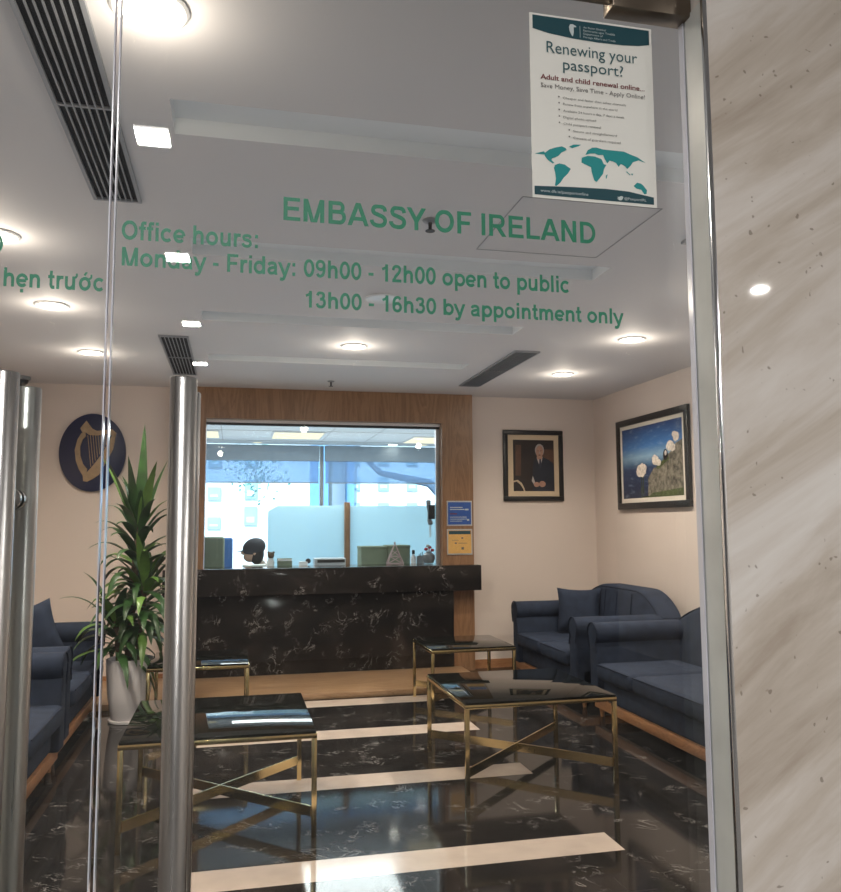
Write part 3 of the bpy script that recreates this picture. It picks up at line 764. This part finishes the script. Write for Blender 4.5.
# notices on the wooden column
def notice(name, label, x0, x1, z0, z1, m, lines):
    t = thing(name, label, 'notice', ((x0+x1)/2, 8.2, z0))
    MB().box((x0,8.192,z0), (x1,8.1995,z1)).build('backing', 'alu', t)
    MB().box((x0+.012,8.190,z0+.014), (x1-.012,8.1925,z1-.014)).build('sheet', m, t)
    for mi, rects in lines:
        b = MB()
        for a, c, d, e in rects: b.poly([(x0+(x1-x0)*a, 8.1893, z0+(z1-z0)*c), (x0+(x1-x0)*d, 8.1893, z0+(z1-z0)*c), (x0+(x1-x0)*d, 8.1893, z0+(z1-z0)*e), (x0+(x1-x0)*a, 8.1893, z0+(z1-z0)*e)])
        b.build('print', mi, t)
notice('blue_notice', 'blue notice in a silver frame high on the wooden column', 2.16, 2.432, 1.478, 1.738, 'blue_sign',
    [('pale_ink', [(.12,.72,.62,.75), (.12,.64,.7,.67), (.12,.34,.78,.36), (.12,.26,.8,.28), (.12,.18,.6,.2), (.72,.62,.86,.68), (.8,.2,.88,.27)]), ('red_ink', [(.12,.46,.4,.5)])])
notice('yellow_notice', 'yellow notice with a dark heading below the blue notice', 2.16, 2.432, 1.18, 1.445, 'yellow_sign',
    [('teal_dark', [(.07,.8,.93,.93)]), ('grey_ink', [(.56,.62,.64,.68), (.3,.42,.38,.48), (.44,.44,.78,.46), (.56,.2,.66,.3), (.2,.56,.45,.575)])])

# ------------------------------------------------------------------ ceiling fittings
def vent(label, x0, x1, y0, y1, bars):
    t = thing('air_vent', label, 'vent', ((x0+x1)/2, (y0+y1)/2, ZC)); g = .014
    MB().box((x0+g,y0+g,ZC-.004), (x1-g,y1-g,ZC-.001)).build('dark_backing', 'vent_shade', t)  # dark sheet under an unbroken ceiling, stands in for shade behind the slats
    f = MB()
    for a, b in (((x0,y0),(x1,y0+g)), ((x0,y1-g),(x1,y1)), ((x0,y0+g),(x0+g,y1-g)), ((x1-g,y0+g),(x1,y1-g))): f.box((a[0],a[1],ZC-.014), (b[0],b[1],ZC-.001))
    f.build('frame', 'slat', t)
    s = MB(); n = 7
    for k in range(1, n):
        x = x0+g+(x1-x0-2*g)*k/n; s.box((x-.0025,y0+g,ZC-.013), (x+.0025,y1-g,ZC-.005))
    for y in bars: s.box((x0+g,y-.005,ZC-.0135), (x1-g,y+.005,ZC-.005))
    s.build('slats', 'slat', t)
VG = 'slotted ceiling vents'
vent('long dark slotted ceiling vent at the upper left', -.585, -.395, 1.9, 3.48, [2.69])
vent('short left ceiling vent just above the door handle', -.545, -.335, 5.99, 7.51, [6.75])
vent('right ceiling vent above the portrait, running back from the glass', 2.145, 2.355, 5.98, 7.63, [6.8])
vent('ceiling vent mostly hidden behind the right door jamb', 2.10, 2.30, 1.9, 3.46, [2.69])
def downlight(label, x, y, e=112., z=ZC):
    t = thing('downlight', label, 'ceiling light', (x,y,z), 'round recessed downlights')
    MB().lathe([(.078,-.001),(.10,-.001),(.102,-.006),(.094,-.012),(.078,-.008)], (x,y,z), caps=False).build('trim_ring', 'white', t)
    MB().lathe([(.02,-.0035),(.079,-.004),(.079,-.007),(.02,-.0075)], (x,y,z)).build('lens', 'down', t)
    l = bpy.data.lights.new('downlight_lamp', 'SPOT'); l.energy = e; l.color = (1., .86, .72); l.spot_size = math.radians(150); l.spot_blend = .8; l.shadow_soft_size = .07
    o = bpy.data.objects.new('downlight_lamp', l); COL.objects.link(o); o.location = (x,y,z-.03)
    l = bpy.data.lights.new('downlight_glow', 'POINT'); l.energy = e*.034; l.color = (1., .86, .72); l.shadow_soft_size = .05  # added point lamp below the fitting, brightens the ceiling around it
    o = bpy.data.objects.new('downlight_glow', l); COL.objects.link(o); o.location = (x,y,z-.12)
for lab, x, y in (('big round downlight at the top beside the long left vent', -.236, 2.13), ('round downlight cut by the left frame edge', -1.10, 4.04),
    ('round downlight below the cut off Vietnamese lettering', -1.113, 5.30), ('round downlight on the left nearest the back wall', -1.11, 6.71),
    ('round downlight at the middle of the ceiling before the counter', .88, 6.08), ('round downlight on the right nearest the door jamb', 2.868, 5.44),
    ('round downlight on the right in front of the portrait', 2.92, 6.87)):
    downlight(lab, x, y)
downlight('round downlight hidden behind the jamb', 2.87, 4.04)
sp = thing('ceiling_speaker', 'white round ceiling speaker behind the opening hours lettering', 'speaker', (.857,4.73,ZC))
MB().lathe([(.03,-.001),(.105,-.001),(.105,-.008),(.095,-.012),(.09,-.009),(.03,-.010)], (.857,4.73,ZC)).build('grille', 'white', sp)
def sprinkler(label, x, y):
    t = thing('sprinkler', label, 'sprinkler', (x,y,ZC), 'ceiling sprinklers')
    MB().lathe([(.034,-.001),(.036,-.004),(.03,-.010),(.012,-.014)], (x,y,ZC)).build('escutcheon', 'grey', t)
    MB().cyl((x,y,ZC-.014), (x,y,ZC-.05), .009, .007, 10).cyl((x,y,ZC-.05),(x,y,ZC-.053),.022,n=14).build('head', 'black', t)
sprinkler('ceiling sprinkler showing through the large green heading', .841, 3.44)
sprinkler('small ceiling sprinkler just in front of the counter window', .886, 7.64)
cam_t = thing('dome_camera', 'dark dome security camera on the ceiling at far left', 'camera', (-1.90,7.95,ZC))
MB().lathe([(.05,-.001),(.075,-.001),(.075,-.03),(.062,-.034)], (-1.90,7.95,ZC)).build('housing', 'grey', cam_t)
MB().lathe([(.002,-.09),(.03,-.084),(.05,-.064),(.06,-.034)], (-1.90,7.95,ZC)).build('dome', 'dome', cam_t)
# access panel joint
a, b, c, d = 1.156, 1.80, 3.10, 3.77; g = .004
struct(MB().box((a,d-g,ZC-.002),(b,d,ZC)).box((a,c,ZC-.002),(b,c+g,ZC)).box((a,c+g,ZC-.002),(a+g,d-g,ZC)).box((b-g,c+g,ZC-.002),(b,d-g,ZC)).build('trim_5', 'grey'))
# square lamps of the lobby (mirrored in the glass)
LRX = 3.38
for i, y in enumerate((-.97, -2.47, -4.06, -5.65)):
    for x in ((-.335, LRX) if i < 2 else (-.335,)):
        t = thing('square_ceiling_light', 'square lobby ceiling light, %s of its row' % ('nearest the doors','second from the doors','third from the doors','farthest from the doors')[i] if x < 0 else 'square lobby ceiling light of the right row, %s' % ('nearest the doors','second from the doors','third from the doors','farthest from the doors')[i], 'ceiling light', (x,y,3.05), 'square lobby lights')
        q = 1. if x < 0 else .5
        MB().box((x-.075*q,y-.085*q,3.036), (x+.075*q,y+.085*q,3.0495), .002).build('frame', 'white', t)
        MB().box((x-.065*q,y-.075*q,3.034), (x+.065*q,y+.075*q,3.0365)).build('lens', 'cool', t)
        l = bpy.data.lights.new('square_lamp', 'AREA'); l.energy = 50. if x < 0 else 36.; l.size = .125*q; l.color = (1, .97, .93)
        o = bpy.data.objects.new('square_lamp', l); COL.objects.link(o); o.location = (x,y,3.0325)

# ------------------------------------------------------------------ office behind the counter
OX0, OX1, OY, OZ = -2.6, 4.6, 11.2, 2.60
struct(MB().box((OX0,YB+.5,-.1), (OX1,OY+.1,-.001)).build('floor_office', 'lobby_floor'))
struct(MB().box((OX0,8.47,OZ), (OX1,OY+.1,OZ+.1)).build('ceiling_office', 'cove'))
struct(MB().box((OX0-.1,8.42,0), (OX0,OY+.1,OZ)).build('wall_office_left', 'wall'))
struct(MB().box((OX1,8.42,0), (OX1+.1,OY+.1,OZ)).build('wall_office_right', 'wall'))
wo = MB().box((OX0,OY,0), (OX1,OY+.1,.75)).box((OX0,OY,.75), (-1.5,OY+.1,OZ)).box((3.7,OY,.75), (OX1,OY+.1,OZ))
struct(wo.build('wall_office_back', 'wall'))
w2 = bpy.data.objects.new('window_2', None); COL.objects.link(w2); w2.location = (1.1,OY,.75); struct(w2)
MB().box((-1.5,OY+.04,.75), (3.7,OY+.05,2.6)).build('glass_pane', 'pane', w2)
for x in (-1.5, 1.155, 3.66): MB().box((x,OY+.01,.75), (x+.05,OY+.09,2.58)).build('mullion', 'grey', w2)
for x0, x1, lab in ((-1.45,1.14,'half lowered mesh roller blind on the left office window'), (1.215,3.65,'half lowered mesh roller blind on the right office window')):
    t = thing('roller_blind', lab, 'blind', ((x0+x1)/2, OY-.03, 2.06))
    MB().box((x0,OY-.06,2.365), (x1,OY-.005,2.58), .004).build('cassette', 'blind_dark', t)
    MB().box((x0+.01,OY-.032,2.075), (x1-.01,OY-.03,2.37)).build('mesh_cloth', 'blind', t)
    MB().box((x0+.01,OY-.037,2.062), (x1-.01,OY-.025,2.075)).build('bottom_bar', 'grey', t)
for lab, x0, x1, y0, y1 in (('warm ceiling light panel at the middle of the office', .46, 1.05, 9.70, 10.40), ('warm ceiling light panel at the left of the office', -.78, -.19, 9.72, 10.42), ('warm ceiling light panel at the right of the office', 2.22, 2.81, 9.98, 10.68)):
    t = thing('light_panel', lab, 'ceiling light', ((x0+x1)/2,(y0+y1)/2,OZ), 'office light panels')
    MB().box((x0-.02,y0-.02,OZ-.012), (x1+.02,y1+.02,OZ-.001)).build('frame', 'white', t)
    MB().box((x0,y0,OZ-.014), (x1,y1,OZ-.012)).build('diffuser', 'panel_lamp', t)
struct(MB().box((OX0,9.62,OZ-.003),(OX1,9.625,OZ)).box((-.15,8.5,OZ-.003),(-.145,10.8,OZ)).box((1.12,8.5,OZ-.003),(1.125,10.8,OZ)).box((1.7,8.5,OZ-.003),(1.705,10.8,OZ)).box((OX0,10.78,OZ-.003),(OX1,10.79,OZ)).build('trim_6', 'grey'))
for lab, x, y in (('small downlight in the office left of the window post', .30, 11.0), ('small bright downlight in the office right of the window post', 2.14, 11.02), ('small downlight in the office near the right edge', 2.56, 10.98)):
    t = thing('downlight', lab, 'ceiling light', (x,y,OZ), 'office downlights')
    MB().lathe([(.06,-.001),(.085,-.001),(.085,-.008),(.06,-.008)], (x,y,OZ), caps=False).build('trim_ring', 'white', t)
    MB().lathe([(.02,-.004),(.06,-.005),(.06,-.009),(.02,-.010)], (x,y,OZ)).build('lens', 'panel_lamp' if x != 2.14 else 'down', t)
# frosted desk screens with a wooden post
def screen(label, pts, y):
    t = thing('frosted_screen', label, 'partition', (sum(p[0] for p in pts)/len(pts), y, 0), 'frosted desk screens')
    MB().prism(pts, lambda u, v, d: (u, d, v), y-.005, y+.005).build('frosted_glass', 'frost', t)
    a = [p for p in pts]
    x0, x1 = min(p[0] for p in pts), max(p[0] for p in pts)
    MB().box((x0,y-.02,.0), (x1,y+.02,.75)).build('base_panel', 'white', t)
screen('left frosted glass desk screen with a clipped corner', [(.39,.75),(1.275,.75),(1.275,1.72),(.50,1.72),(.39,1.66)], 9.6)
screen('right frosted glass desk screen beyond the wooden post', [(1.345,.75),(2.42,.75),(2.42,1.72),(1.345,1.72)], 9.6)
tag(MB().box((1.277,9.56,0), (1.343,9.64,1.76), .004).build('wooden_post', 'wood_panel'), 'slim wooden post standing between the frosted desk screens', 'post')
# things on and behind the counter
DZ = 1.05
def fbox(label, x0, x1, y, z1):
    t = thing('file_box', label, 'box', ((x0+x1)/2,y,DZ), 'olive file boxes')
    MB().box((x0,y,DZ), (x1,y+.28,z1-.03), .004).build('body', 'olive', t)
    MB().box((x0-.004,y-.004,z1-.03), (x1+.004,y+.284,z1), .004).build('lid', 'olive', t)
fbox('olive file box left of the wire ornament', 1.345, 1.625, 8.72, 1.262)
fbox('olive file box behind the wire ornament', 1.64, 1.885, 8.74, 1.27)
t = thing('wire_ornament', 'pinkish wire pyramid ornament in front of the olive boxes', 'ornament', (1.69,8.6,DZ+.033))
b = MB(); ap = Vector((1.69,8.605,1.295)); z0 = 1.083
cs = [Vector((1.69+dx,8.605+dy,z0)) for dx, dy in ((-.085,-.04),(.085,-.04),(.085,.04),(-.085,.04))]
for k in range(4):
    b.tube([cs[k], cs[k].lerp(ap,.5)*1.0, ap], [.008,.007,.005], 6); b.tube([cs[k], cs[(k+1)%4]], .005, 6); b.tube([cs[k].lerp(ap,.35), cs[(k+1)%4].lerp(ap,.35)], .005, 6); b.tube([cs[k], cs[(k+1)%4].lerp(ap,.35)], .005, 6); b.tube([cs[k].lerp(ap,.35), cs[(k+1)%4].lerp(ap,.65)], .005, 6)
b.build('wire_body', 'pink', t); MB().sphere(ap+Vector((0,0,.006)), .012, n=10).build('finial', 'pink', t)
t = thing('bottle', 'small white bottle with a black cap on the counter', 'bottle', (1.905,8.66,DZ))
MB().lathe([(.02,0),(.03,.004),(.03,.09),(.012,.115),(.012,.125)], (1.905,8.66,DZ)).build('body', 'white', t)
MB().lathe([(.015,.125),(.016,.128),(.016,.165),(.01,.17)], (1.905,8.66,DZ)).build('cap', 'black', t)
t = thing('pen_cup', 'dark grey pen cup beside the white bottle', 'cup', (1.99,8.68,DZ))
MB().lathe([(.035,0),(.042,.004),(.044,.105),(.038,.105),(.036,.02)], (1.99,8.68,DZ)).build('body', 'grey', t)
for k in range(3): MB().tube([(1.98+.01*k,8.68,DZ+.02), (1.972+.018*k,8.675,DZ+.125+.012*k)], .004, 6).build('pen', 'black', t)
t = thing('flower_vase', 'round grey vase with red flowers at the right end of the counter', 'vase', (2.03,8.50,1.083))
vz = (2.03,8.47,1.083)
MB().lathe([(.03,0),(.05,.006),(.068,.05),(.062,.09),(.03,.115),(.032,.125)], vz).build('vase_body', 'grey', t)
for dx, dz, m in ((-.03,.15,'red'), (.012,.168,'red'), (-.008,.185,'bloom'), (.04,.14,'red')):
    MB().tube([(vz[0],vz[1],vz[2]+.1), (vz[0]+dx,vz[1],vz[2]+dz)], .004, 5).sphere((vz[0]+dx,vz[1],vz[2]+dz), .021, n=10, sc=(1,1,.75)).build('flower', m, t)
t = thing('intercom_handset', 'grey telephone handset hanging inside the service window', 'telephone', (2.03,8.42,1.50))
MB().box((2.00,8.336,1.55), (2.07,8.365,1.70), .006).build('cradle', 'black', t)
hs = MB(); 
for k in range(11):
    pass
hs.tube([(2.035,8.40,1.50), (2.03,8.425,1.54), (2.027,8.43,1.62), (2.02,8.425,1.70), (2.015,8.40,1.74)], [.026,.024,.017,.024,.026], 12)
hs.build('handset', 'grey', t)
cp = [(2.035+.012*math.cos(k*1.2), 8.42+.012*math.sin(k*1.2), 1.50-.004*k if k < 36 else 1.356) for k in range(36)]
MB().tube(cp, .004, 6).build('cord', 'white', t)
t = thing('cardboard_organizer', 'low olive box on the counter beside the toy figure', 'box', (.53,8.66,DZ))
MB().box((.455,8.62,DZ), (.605,8.72,1.15), .004).build('body', 'olive', t); MB().box((.455,8.616,1.125), (.605,8.622,1.145)).build('rim', 'white', t)
t = thing('printer_tray', 'long low grey tray with a dark slot below the wooden post', 'tray', (1.0,8.7,DZ))
MB().box((.84,8.66,DZ), (1.17,8.86,1.145), .006).build('body', 'alu', t); MB().box((.87,8.655,1.10), (1.16,8.661,1.13)).build('slot', 'black', t)
t = thing('tape_dispenser', 'small white tape dispenser with a black wheel', 'dispenser', (.74,8.68,DZ))
MB().box((.68,8.65,DZ), (.77,8.71,1.115), .008).build('body', 'white', t); MB().cyl((.775,8.655,1.12), (.775,8.705,1.12), .026, n=18).build('wheel', 'black', t)
t = thing('toy_figure', 'small white and brown toy figure left of the frosted screen', 'toy', (.385,8.66,DZ))
MB().sphere((.385,8.66,1.105), .045, sc=(.9,.7,1.2)).build('body', 'white', t); MB().sphere((.388,8.66,1.185), .035).sphere((.362,8.66,1.213), .013, n=8).sphere((.414,8.66,1.213), .013, n=8).build('head', 'cane', t)
t = thing('paper_stack', 'white paper sheets on the counter in front of the seated person', 'paper', (.2,8.62,DZ))
MB().box((.10,8.58,DZ), (.34,8.84,1.088), .002).build('sheets', 'paper', t)
def chair(label, x, y, w, ztop, m, zb=.45):
    t = thing('office_chair', label, 'chair', (x,y,0))
    MB().box((x-w/2,y-.03,zb+.12), (x+w/2,y+.03,ztop), .028, 4).build('backrest', m, t)
    MB().box((x-w/2,y-.5,zb-.05), (x+w/2,y-.02,zb+.03), .03, 4).build('seat', m, t)
    MB().cyl((x,y-.25,.08), (x,y-.25,zb-.05), .03, n=12).build('column', 'black', t)
    MB().box((x-.02,y-.04,zb-.03), (x+.02,y+.05,zb+.3), .006).build('back_post', 'black', t)
    for k in range(5):
        a = k*2*PI/5+.3; MB().tube([(x,y-.25,.1), (x+.28*math.cos(a),y-.25+.28*math.sin(a),.06)], .018, 8).sphere((x+.28*math.cos(a),y-.25+.28*math.sin(a),.03), .029, n=10).build('leg', 'black', t)
chair('green office chair back at the left edge of the service window', -.245, 9.45, .31, 1.37, 'olive')
chair('blue office chair back beside the green one', .0-.15, 10.0, .30, 1.35, 'blue_fabric')

# seated person with a cap
pe = thing('person', 'person in a dark cap bending over the desk behind the counter', 'person', (.32,9.25,0))
def skin_body(name, verts, edges, radii, m, parent, root=0):
    me = bpy.data.meshes.new(name); me.from_pydata([Vector(v)-base_of(parent) for v in verts], edges, [])
    o = bpy.data.objects.new(name, me); COL.objects.link(o); o.parent = parent
    md = o.modifiers.new('skin', 'SKIN'); md.use_smooth_shade = True
    for i, r in enumerate(radii):
        rr = r if isinstance(r, tuple) else (r, r)
        me.skin_vertices[0].data[i].radius = rr; me.skin_vertices[0].data[i].use_root = (i == root)
    sd = o.modifiers.new('sub', 'SUBSURF'); sd.levels = 1; sd.render_levels = 2
    me.materials.append(M[m]); return o
V = [(.36,9.30,.50), (.36,9.28,.68), (.35,9.24,.86), (.335,9.20,.99), (.31,9.17,1.06), (.285,9.145,1.12),      # pelvis, belly, chest, shoulders, neck, skull base
     (.17,9.20,.985), (.10,9.16,.79), (.17,9.02,.64),        # left arm (towards desk)
     (.50,9.20,.98), (.56,9.14,.79), (.49,9.02,.64),
     (.27,9.20,.49), (.25,8.88,.50), (.25,8.90,.12), (.25,8.80,.05), (.45,9.20,.49), (.47,8.88,.50), (.47,8.90,.12), (.47,8.80,.05)]
E_ = [(0,1),(1,2),(2,3),(3,4),(4,5),(3,6),(6,7),(7,8),(3,9),(9,10),(10,11),(0,12),(12,13),(13,14),(14,15),(0,16),(16,17),(17,18),(18,19)]
Rr = [(.14,.11),(.13,.10),(.15,.10),(.12,.085),.055,.05, .055,.042,.03, .055,.042,.03, .08,.06,.042,.035,.08,.06,.042,.035]
skin_body('body', V, E_, Rr, 'shirt', pe)
hc = Vector((.215,9.12,1.215)); hr = Matrix.Rotation(math.radians(-20), 4, 'Y')
hd = MB().sphere(hc, .1, n=24, sc=(1.0,.8,1.18), rot=hr)
hd.sphere(hc+Vector((-.03,0,-.055)), .072, n=16, sc=(1,.8,.9)).sphere(hc+Vector((-.108,0,-.018)), .019, n=10, sc=(1.2,.8,1.1))
hd.sphere(hc+Vector((.015,-.082,-.01)), .024, n=10, sc=(.8,.4,1.3)).sphere(hc+Vector((.015,.082,-.01)), .024, n=10, sc=(.8,.4,1.3)).sphere(hc+Vector((-.088,0,-.062)), .022, n=10, sc=(.7,1.2,.5))
hd.build('head', 'skin', pe)
ey = MB()
for s in (-1, 1): ey.sphere(hc+Vector((-.09,s*.032,.01)), .012, n=10)
ey.build('eye', 'black', pe)
MB().sphere(hc+Vector((.04,0,-.03)), .1, n=20, sc=(.8,.88,1.15)).build('hair', 'hair', pe)
MB().sphere(hc+Vector((.012,0,.04)), .118, n=24, sc=(1.08,.92,.86), rot=hr).prism([(.10*math.cos(a*PI/12-PI/2)*-1-.07, .075*math.sin(a*PI/12-PI/2)) for a in range(13)], lambda u, v, d: (hc.x+u, hc.y+v, hc.z+.03+d+u*.25), .0, .008).build('cap', 'cap', pe)
def hand(cx, cy, cz, sgn):
    b = MB(); c = Vector((cx,cy,cz)); b.box(c+Vector((-.038,-.045,-.012)), c+Vector((.038,.045,.012)), .011, 3)
    for k, ln in enumerate((.062,.075,.07,.054)):
        x = cx-.029+.019*k; b.tube([(x,cy-.035,cz), (x,cy-.045-ln*.5,cz+.006), (x,cy-.045-ln,cz-.012)], [.0095,.009,.007], 8)
    b.tube([(cx+sgn*.03,cy+.02,cz), (cx+sgn*.055,cy-.01,cz), (cx+sgn*.06,cy-.045,cz-.006)], [.011,.010,.008], 8)
    return b.build('hand', 'skin', pe)
hand(.19,8.97,.615,1); hand(.47,8.97,.615,-1)

# ------------------------------------------------------------------ outdoors beyond the office window
struct(MB().box((-14,11.4,-.3), (22,40,-.2)).build('ground', 'asphalt'))
def building(label, x0, x1, y, h, m, wins, cols=(), depth=5):
    t = thing('building', label, 'building', ((x0+x1)/2, y, -.2))
    MB().box((x0,y,-.2), (x1,y+depth,h)).build('wall', m, t)
    for wx, wz, ww, wh in wins:
        f = MB().box((wx-ww/2,y-.06,wz-wh/2), (wx+ww/2,y-.001,wz+wh/2)).build('window', 'shutter', t)
        MB().box((wx-ww/2+.06,y-.075,wz-wh/2+.06), (wx+ww/2-.06,y-.061,wz-.03)).build('pane', 'facade2', f)
    for cx, w in cols: MB().box((cx-w/2,y-.35,-.2), (cx+w/2,y-.002,h)).build('column', 'column', t)
    MB().box((x0-.15,y-.2,h), (x1+.15,y+depth,h+.25)).build('roof_edge', m, t)
building('white apartment building seen through the left of the office window', -4.2, 2.1, 20., 7., 'facade',
    [(-.45,3.05,.30,.34), (-.45,2.25,.30,.30), (-.45,1.55,.30,.28), (.40,2.35,.30,.44), (.40,1.72,.30,.44), (.40,3.1,.3,.4), (-1.3,2.5,.3,.4), (-1.3,1.6,.3,.4)], [(2.02,.42)])
building('pale building between the columns and the tree', 2.6, 6.0, 22., 6., 'facade', [(3.2+.8*k, z, .3, .36) for k in range(4) for z in (1.9, 2.6, 3.3)], [(3.05,.2)])
building('pale blue building behind the curved tree trunk', 6.2, 12., 24., 6.5, 'facade2', [(6.8+.9*k, z, .36, .4) for k in range(4) for z in (2.2, 3.0, 3.8)])
def tree(label, base, trunk, rad, blobs, n):
    t = thing('tree', label, 'tree', base)
    b = MB()
    for pts, rr in zip(trunk, rad): b.tube(pts, rr, 8)
    b.build('trunk', 'bark', t)
    f = MB()
    for cx, cy, cz, r, fl in blobs:
        for k in range(n):
            v = Vector((random.gauss(0,1), random.gauss(0,1), random.gauss(0,1))).normalized()*r*random.random()**.75
            p = Vector((cx,cy,cz)) + Vector((v.x, v.y, v.z*fl)); a = Vector((random.uniform(-1,1), random.uniform(-1,1), random.uniform(-1,1))).normalized()
            u = a.orthogonal().normalized()*.05; w = a.cross(u)*.5
            f.poly([p-u, p-w, p+u, p+w])
    f.build('crown', 'far_leaf', t, fix=False)
tree('leafy tree hanging over the left of the office window', (-1.6,15,-.2), [[(-1.6,15,-.2), (-1.5,15,2), (-1.0,15,3.3), (-.2,15,3.6)]], [[.16,.13,.09,.04]],
     [(-.5,15,3.2,.95,.6), (.2,15,2.75,.75,.6), (.45,15.2,2.35,.6,.8), (-1.2,15,3.5,.9,.6)], 110)
tree('bare curved tree trunk behind the right frosted screen', (4.35,16,-.2), [[(4.35,16,-.2), (4.25,16,1.4), (4.1,16,2.1), (3.85,16,2.32), (3.35,16,2.42), (2.85,16,2.52), (2.5,16,2.85), (2.2,16,3.4)], [(4.2,16,1.9), (4.55,16,2.7), (4.9,16,3.6)]], [[.17,.15,.12,.085,.07,.06,.05,.04], [.12,.1,.07]],
     [(4.7,16,3.9,.8,.6), (2.6,16,3.8,.6,.5)], 110)

# ------------------------------------------------------------------ light
w = bpy.data.worlds.new('sky'); scn.world = w; w.use_nodes = True
nt = w.node_tree; nt.nodes.clear()
ow = nt.nodes.new('ShaderNodeOutputWorld'); bg = nt.nodes.new('ShaderNodeBackground')
bg.inputs[0].default_value = (.62,.80,1.,1); bg.inputs[1].default_value = 2.6
nt.links.new(bg.outputs[0], ow.inputs[0])
def lamp(name, typ, loc, rot, e, col=(1,1,1), size=1., sy=None, ang=None):
    l = bpy.data.lights.new(name, typ); l.energy = e; l.color = col
    if typ == 'AREA':
        l.size = size
        if sy: l.shape = 'RECTANGLE'; l.size_y = sy
    if typ == 'SUN': l.angle = math.radians(3)
    o = bpy.data.objects.new(name, l); COL.objects.link(o); o.location = loc; o.rotation_euler = rot; return o
lamp('daylight', 'SUN', (0,0,10), (math.radians(48), 0, math.radians(-20)), 8.0, (1,.98,.94))
lamp('ceiling_fill', 'AREA', (.9,4.7,2.05), (PI,0,0), 24, (.84,.9,1.), 5.4, 6.4)  # added fill facing up to brighten the ceiling, no such fitting in the room
lamp('office_ceiling_fill', 'AREA', (1.0,9.9,1.95), (PI,0,0), 16, (.95,.98,1.), 4.0, 1.8)  # added unseen fill that lifts the office ceiling, not a real fitting
lamp('office_fill', 'AREA', (1.0,9.6,2.56), (0,0,0), 60, (1,.96,.92), 1.8, .8)

# ------------------------------------------------------------------ camera
f_px, yaw, pit, roll = 813.1, .22596, .0956, -.00573
cy, sy_ = math.cos(yaw), math.sin(yaw)
fw = Vector((sy_*math.cos(pit), cy*math.cos(pit), math.sin(pit))); rt = Vector((cy, -sy_, 0)); up = rt.cross(fw)
rt2 = rt*math.cos(roll) + up*math.sin(roll); up2 = rt2.cross(fw)
cd = bpy.data.cameras.new('camera'); co = bpy.data.objects.new('camera', cd); COL.objects.link(co)
mw = Matrix((rt2, up2, -fw)).transposed().to_4x4(); mw.translation = (0,0,1.5); co.matrix_world = mw
cd.sensor_fit = 'VERTICAL'; cd.sensor_height = 24.; cd.lens = f_px*24./892.; cd.clip_start = .05; cd.clip_end = 200
scn.camera = co
scn.view_settings.view_transform = 'Standard'; scn.view_settings.look = 'None'; scn.view_settings.exposure = 0.
c = scn.cycles; c.use_denoising = True; c.transparent_max_bounces = 24; c.max_bounces = 10; c.glossy_bounces = 6; c.sample_clamp_indirect = 8.
